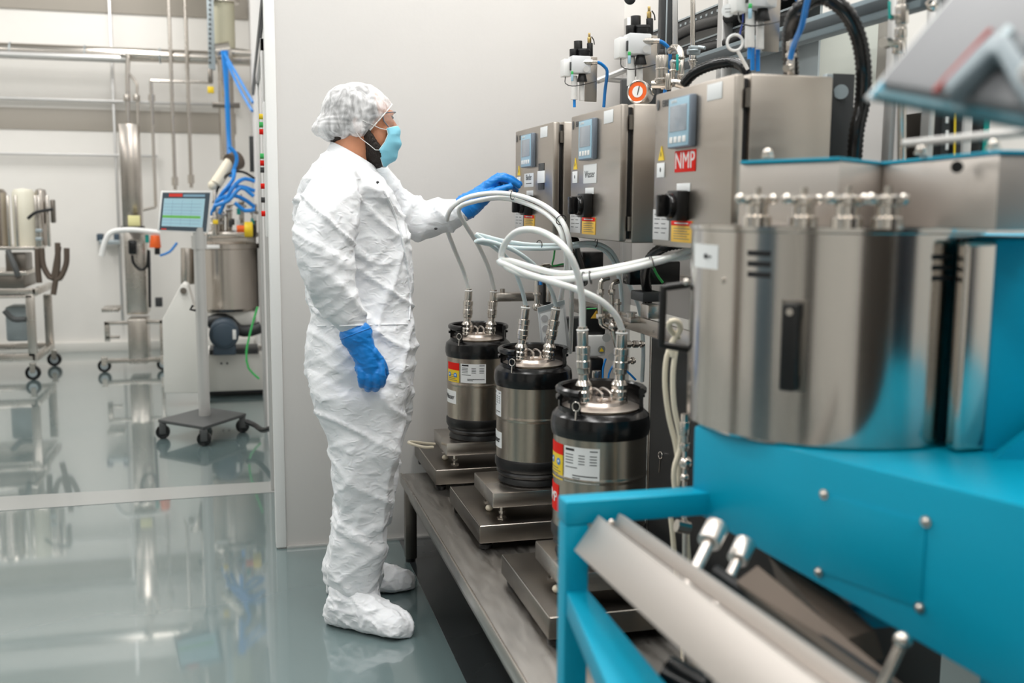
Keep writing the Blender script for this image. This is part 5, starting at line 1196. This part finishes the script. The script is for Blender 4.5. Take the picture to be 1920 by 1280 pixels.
pipe(MB(), [(248, 478, 9.2), (250, 492, 9.2), (262, 505, 9.2), (275, 500, 9.2), (279, 470, 9.2), (281, 576, 9.2)], .012, .03, 8).build('coiled_cable', M['black'], t)
b = MB(); vc(b, 291, 441, 464, 9.1, .048, .036, 12); b.build('orange_knob', M['orange'], t); vc(MB(), 295, 464, 477, 9.1, .022).build('knob_stem', M['black'], t)
pipe(MB(), [(300, 479, 9.1), (318, 472, 9.1), (332, 455, 9.1)], .01, .03, 8).build('blue_tube', M['bluet'], t)
bp(MB(), 272, 440, 279, 455, 9.12, .05).build('turquoise_button_box', M['turq'], t)
bp(MB(), 240, 404, 262, 424, 9.12, .06).build('yellow_box', mat('white_yellow_box', (238, 232, 170), .5), t)
bp(MB(), 226, 424, 268, 430, 9.1, .2).build('black_collar', M['black'], t)
bp(MB(), 291, 558, 304, 575, 9.1, .06).build('small_black_box', M['char'], t)
for l, r in ((181, 193), (213, 223)):
    tag(bp(MB(), l, 438, r, 452, 10.6, .09, .01).build('wall_socket', M['navy']), 'blue-grey socket on the far wall, %s the white handle' % ('left of' if l < 200 else 'behind'), 'socket')
tag(bp(MB(), 186, 450, 224, 458, 10.55, .12).build('wall_bracket', M['galv']), 'small grey bracket under the wall sockets', 'bracket')
# wheeled frame with vessels, far left
Y = 9.0; t = thing('vessel_cart', 'wheeled stainless frame cart carrying a small vessel mixer, far left', 'cart', tuple(atZ(50, 700, 0)))
b = MB()
bp(b, -60, 541, 66, 552, Y, .04); bp(b, 50, 552, 66, 668, Y, .05); bp(b, -60, 664, 66, 678, Y, .05)
bp(b, 83, 552, 98, 648, Y+.75, .05); 
q = P3(66, 547, Y); q2 = P3(98, 540, Y+.75); b.bar(q, (q.x, q2.y, q.z), .04, .05); q = P3(66, 671, Y); b.bar(q, (q.x, Y+.8, q.z), .04, .05); b.bar((-2.6, Y+.78, q.z), (q.x, Y+.78, q.z), .04, .05)
b.build('cart_frame', M['steel'], t)
q = P3(60, 556, Y); MB().box((-2.7, Y, q.z-.01), (q.x, Y+.8, q.z+.01), .003).build('cart_top', M['steel'], t)
bp(MB(), -60, 515, 46, 541, Y, .5, .01).build('weighing_unit', M['steeld'], t); bp(MB(), -60, 509, 50, 516, Y-.03, .6, .004).build('weighing_plate', M['polish'], t)
bp(MB(), 10, 475, 48, 512, Y+.1, .3, .01).build('vessel_stand', M['steeld'], t); bp(MB(), -60, 462, 66, 469, Y, .5, .004).build('upper_plate', M['polish'], t)
for i, (l, r, m) in enumerate(((-40, 18, 'potst'), (27, 70, 'cream2'), (70, 92, 'potst'))):
    M.setdefault('cream2', mat('milky_vessel', (226, 222, 205), .35))
    a = P3((l+r)/2, 460, Y+.2); rr = (P3(r, 460, Y+.2).x-P3(l, 460, Y+.2).x)/2; b = MB().lathe([(0, 0), (rr, 0), (rr, .42), (rr*.8, .45), (0, .46)], (a.x, a.y, a.z), 32); 
    b.build('vessel', M[m], t)
    for px in (l+3, r-3): bp(MB(), px-2, 366, px+3, 462, Y, .04).build('vessel_post', M['polish'], t)
for py in (429, 445): bp(MB(), 66, py, 78, py+6, Y-.02, .05).build('clamp_handle', M['galv'], t)
pipe(MB(), [(52, 410, Y-.1), (65, 399, Y-.1), (80, 395, Y-.1), (100, 392, Y-.1)], .012, .03, 8).build('black_lever', M['black'], t)
b = MB(); bp(b, 94, 374, 102, 418, Y+.1, .08, .01); b.build('end_bracket', M['steeld'], t)
for pts in ([(78, 465, Y), (82, 500, Y), (98, 522, Y), (106, 490, Y), (110, 462, Y)], [(70, 466, Y), (71, 500, Y), (74, 530, Y)], [(108, 455, Y), (108, 500, Y), (100, 552, Y)], [(125, 465, Y), (124, 495, Y), (112, 522, Y), (104, 520, Y)], [(15, 470, Y), (28, 500, Y-.05), (34, 518, Y-.05)], [(8, 582, Y), (25, 598, Y), (48, 598, Y)]):
    pipe(MB(), pts, .022, .03, 10).build('grey_hose', M['dgrey'] if pts[0][0] < 50 else M['brown'], t)
bp(MB(), 10, 575, 52, 640, Y+.4, .3, .02).build('drive_box', M['galv'], t)
caster(70, 692, Y+.02, t, .06); caster(112, 665, Y+.77, t, .06); caster(-30, 692, Y+.02, t, .06)
# white mixer with stainless pot
Y = 7.9; t = thing('pot_mixer', 'white floor mixer with stainless pot and blue hoses on top, behind the touch screen', 'mixer', tuple(atZ(430, 736, 0)))
pts = [(308, 737), (304, 600), (338, 536), (344, 531), (352, 535), (366, 585), (388, 590), (386, 737)]
MB().prism([P3(px, py, 7.55) for px, py in pts], (0, .25, 0), .01).build('side_housing', M['mayo'], t)
MB().cyl(P3(344, 545, 7.55), P3(344, 545, 7.53), .022).build('pivot', M['steeld'], t)
bp(MB(), 386, 662, 500, 733, 7.9, .5, .012).build('base_box', M['mayo'], t); bp(MB(), 386, 730, 500, 737, 7.93, .45).build('plinth', M['char'], t)
bp(MB(), 382, 583, 480, 612, 8.0, .35, .03).build('pot_carrier', M['mayo'], t)
a = P3(429, 580, 8.15); MB().lathe([(0, 0), (.205, .0), (.225, .02), (.225, .46), (.235, .465), (.235, .50), (0, .505)], (a.x, a.y, a.z), 56).build('stainless_pot', M['potst'], t)
b = MB(); vc(b, 352, 465, 532, 8.2, .05, n=20); b.build('side_cylinder', M['potst'], t)
bp(MB(), 388, 459, 412, 466, 7.9, .01).build('pot_label', M['white'], t)
# motor
mo = MB(); q = P3(420, 628, 7.72); mo.cyl(q, q+Vector((0, .28, 0)), .105, n=28, bev=.02); mo.cyl(q-Vector((0, .02, 0)), q, .08, n=28, bev=.008); mo.box((q.x-.08, q.y+.02, q.z-.15), (q.x+.08, q.y+.2, q.z-.08), .01)
mo.build('motor', M['navy'], t); MB().box((q.x+.06, q.y-.025, q.z-.03), (q.x+.085, q.y-.02, q.z+.04), .002).build('motor_label', M['white'], t)
pipe(MB(), [(388, 605, 8.0), (410, 598, 8.0), (430, 602, 8.0), (446, 618, 8.0), (470, 620, 8.0), (490, 612, 8.0)], .045, .04, 12).build('drive_belt_guard', M['char'], t)
bp(MB(), 392, 655, 484, 664, 7.88, .3).build('motor_base', M['char'], t)
for px in (415, 426): MB().ball(P3(px, 681, 7.9), .008, 6).build('bolt', M['char'], t)
# valve cluster and hoses above the pot
a0 = P3(440, 440, 8.1); b = MB(); b.box((a0.x-.20, 8.0, a0.z-.02), (a0.x+.17, 8.25, a0.z+.03), .02); rng = random.Random(3)
for k in range(16):
    px = rng.uniform(398, 478); py = rng.uniform(385, 435); vc(b, px, py-rng.uniform(8, 30), 440, 8.0+rng.uniform(-.1, .2), rng.uniform(.008, .02), n=10)
    b.cyl(P3(px-6, py-8, 8.05), P3(px+7, py-10, 8.05), .012, n=8)
b.build('valve_cluster', M['steel'], t)
for k in range(9):
    px = rng.uniform(400, 478); py = rng.uniform(395, 435); bp(MB(), px-3, py-6, px+4, py+6, 7.9+rng.uniform(0, .1), .04).build('valve_body', M[('char', 'white', 'turq')[k % 3]], t)
BH = [[(400, 395, 8), (410, 372, 7.95), (432, 352, 7.9), (455, 350, 7.9), (478, 358, 7.9)], [(396, 402, 8), (415, 365, 7.9), (436, 338, 7.9), (440, 318, 8)], [(405, 378, 7.9), (430, 366, 7.85), (455, 372, 7.85), (478, 388, 7.85)],
      [(412, 400, 7.9), (425, 372, 7.85), (442, 345, 7.85), (460, 335, 7.9), (478, 340, 7.9)], [(402, 386, 7.8), (428, 376, 7.8), (452, 352, 7.8), (476, 368, 7.8)], [(430, 275, 8), (440, 285, 8), (444, 300, 8), (436, 325, 8)], [(440, 380, 7.8), (460, 395, 7.8), (478, 392, 7.8)]]
for q in BH: pipe(MB(), q, .014, .03, 8).build('blue_air_hose', M['bluet'], t)
pipe(MB(), [(400, 380, 8), (412, 345, 8), (430, 325, 8), (455, 322, 8), (478, 335, 8)], .009, .03, 8).build('black_hose', M['black'], t)
b = MB().cyl(P3(404, 346, 8.0), P3(437, 296, 8.1), .045, n=18).ball(P3(399, 347, 8.0), .035, 10); b.build('tilted_motor', M['tan'] if 'tan' in M else M['cream'], t)
MB().cyl(P3(432, 306, 8.05), P3(446, 300, 8.1), .07, n=16).build('motor_end', M['brown'], t)
bp(MB(), 380, 432, 480, 462, 8.05, .2, .02).build('lid_frame', M['steel'], t)
e_ = MB(); q = P3(466, 430, 7.8); e_.cyl(q-Vector((.03, 0, 0)), q+Vector((.03, 0, 0)), .055, n=20, bev=.008); e_.build('stop_button_yellow', M['yellow'], t)
q = P3(452, 429, 7.78); MB().cyl(q-Vector((.03, 0, 0)), q+Vector((.03, 0, 0)), .026, n=16).build('stop_button_red', M['orange'], t)
bp(MB(), 471, 420, 480, 444, 7.8, .08, .01).build('stop_button_box', M['gloss'], t)
bp(MB(), 399, 412, 409, 420, 7.85, .03).build('yellow_clip', M['yellow'], t)
pipe(MB(), [(483, 575, 7.3), (470, 620, 7.3), (462, 660, 7.3), (466, 690, 7.3), (486, 710, 7.3)], .007, .04, 8).build('g', M['green'], None).name = 'green_hose'
tag(bpy.data.objects['green_hose'], 'bright green cable looping down beside the far mixer', 'cable')
q = P3(474, 275, 8.2); bp_ = bp(MB(), 468, 255, 476, 322, 8.2, .05).build('black_valve_stack', M['char']); tag(bp_, 'dark valve stack high beside the end of the partition', 'valve')
# touch screen on stand
Y = 6.55; t = thing('touch_screen_stand', 'touch screen on a tall silver pole with wheeled tray', 'display stand', tuple(atZ(378, 800, 0)))
q = [P3(297, 433, Y-.02), P3(391, 437, Y+.06), P3(399, 358, Y+.06), P3(304, 358, Y-.02)]
n_ = (q[1]-q[0]).cross(q[3]-q[0]).normalized(); n_ = n_ if n_.dot(q[0]-CAM) < 0 else -n_
MB().prism(q, -n_*.035, .004).build('screen_housing', M['white'], t)
def inner(a, b_, c_, d_): 
    def I(u, v): return (q[0]*(1-u)*(1-v)+q[1]*u*(1-v)+q[2]*u*v+q[3]*(1-u)*v)
    return [I(a, c_), I(b_, c_), I(b_, d_), I(a, d_)]
def scr(nm, m, a, b_, c_, d_, off, par): 
    return MB().prism([p+n_*off for p in inner(a, b_, c_, d_)], n_*.0012).build(nm, M[m], par)
M['scr'] = mat('screen_light_blue', (168, 205, 218), .25, emit=(168, 205, 218), estr=.35); M['scrg'] = mat('screen_green', (110, 185, 90), .3, emit=(110, 185, 90), estr=.4); M['scrr'] = mat('screen_red', (214, 60, 50), .3, emit=(214, 60, 50), estr=.3)
M['bez'] = mat('screen_bezel', (74, 88, 100), .3); M['scrl'] = mat('screen_grid_line', (130, 165, 185), .3, emit=(130, 165, 185), estr=.3)
bz = scr('screen_bezel', 'bez', .015, .95, .03, .96, 0, t); sc_ = scr('screen_image', 'scr', .05, .86, .09, .82, .0013, bz)
scr('status_bar', 'scrg', .05, .80, .34, .40, .0026, sc_); scr('title_box', 'scrr', .14, .40, .86, .94, .0013, bz); scr('title_text_line', 'scrl', .42, .85, .86, .92, .0013, bz); scr('button_row', 'bez', .05, .86, .09, .13, .0026, sc_); scr('red_button', 'scrr', .05, .15, .04, .07, .0013, bz)
for k in range(7): scr('grid_line', 'scrl', .06, .80, .20+.08*k+.002, .206+.08*k+.004, .0024, sc_)
for k in range(3): scr('grid_line', 'scrl', .22+.19*k, .224+.19*k, .15, .78, .0024, sc_)
a = P3(372, 436, Y+.03); MB().cyl((a.x, a.y+.04, .12), (a.x, a.y+.04, a.z+.03), .034, n=20).build('pole', M['alu'], t)
MB().cyl((a.x, a.y+.04, a.z-.10), (a.x, a.y+.04, a.z-.02), .045, n=20).build('pole_collar', M['alu'], t)
MB().tube([P3(362, 572, Y), P3(357, 580, Y), P3(367, 582, Y)], .008, 8).build('clamp_lever', M['black'], t)
c0, c1, c2, c3 = atZ(296, 792, .10), atZ(382, 806, .10), atZ(462, 780, .10), atZ(385, 768, .10)
MB().prism([c0, c1, c2, c3], (0, 0, .02), .004).build('base_tray', M['dgrey'], t)
for p in (c0, c1, c2, c3):
    d_ = (Vector((a.x, a.y, .1))-p)*.1; p = p+d_; p.z = .042
    w_ = MB().cyl(p-Vector((.0, .02, 0)), p+Vector((.0, .02, 0)), .042, n=20, bev=.004).build('caster_wheel', M['gloss'], t); MB().box((p.x-.02, p.y-.026, .03), (p.x+.02, p.y+.026, .1), .004).build('caster_fork', M['dgrey'], w_)
tag(pipe(MB(), [(462, 790, 6.35), (478, 797, 6.3), (492, 806, 6.15), (510, 802, 6.0)], .016, .02, 8).build('floor_cable', M['black']), 'short black cable on the floor by the partition corner', 'cable')
# buttons and boxes on the partition's end
t = thing('button_strip', 'column of red and green switches on the end of the partition', 'switch panel', (.09, 4.75, 1.2))
MB().box((.107, 4.70, 1.28), (.13, 4.80, 1.86), .003).build('switch_plate', M['white'], t)
for i, (zz, m) in enumerate(((1.80, 'yellow'), (1.765, 'green'), (1.735, 'red'), (1.63, 'green'), (1.60, 'red'), (1.57, 'char'), (1.50, 'red'), (1.38, 'red'), (1.44, 'char'))):
    MB().cyl((.107, 4.75, zz), (.09, 4.75, zz), .012, n=14).build('push_button', M[m], t)
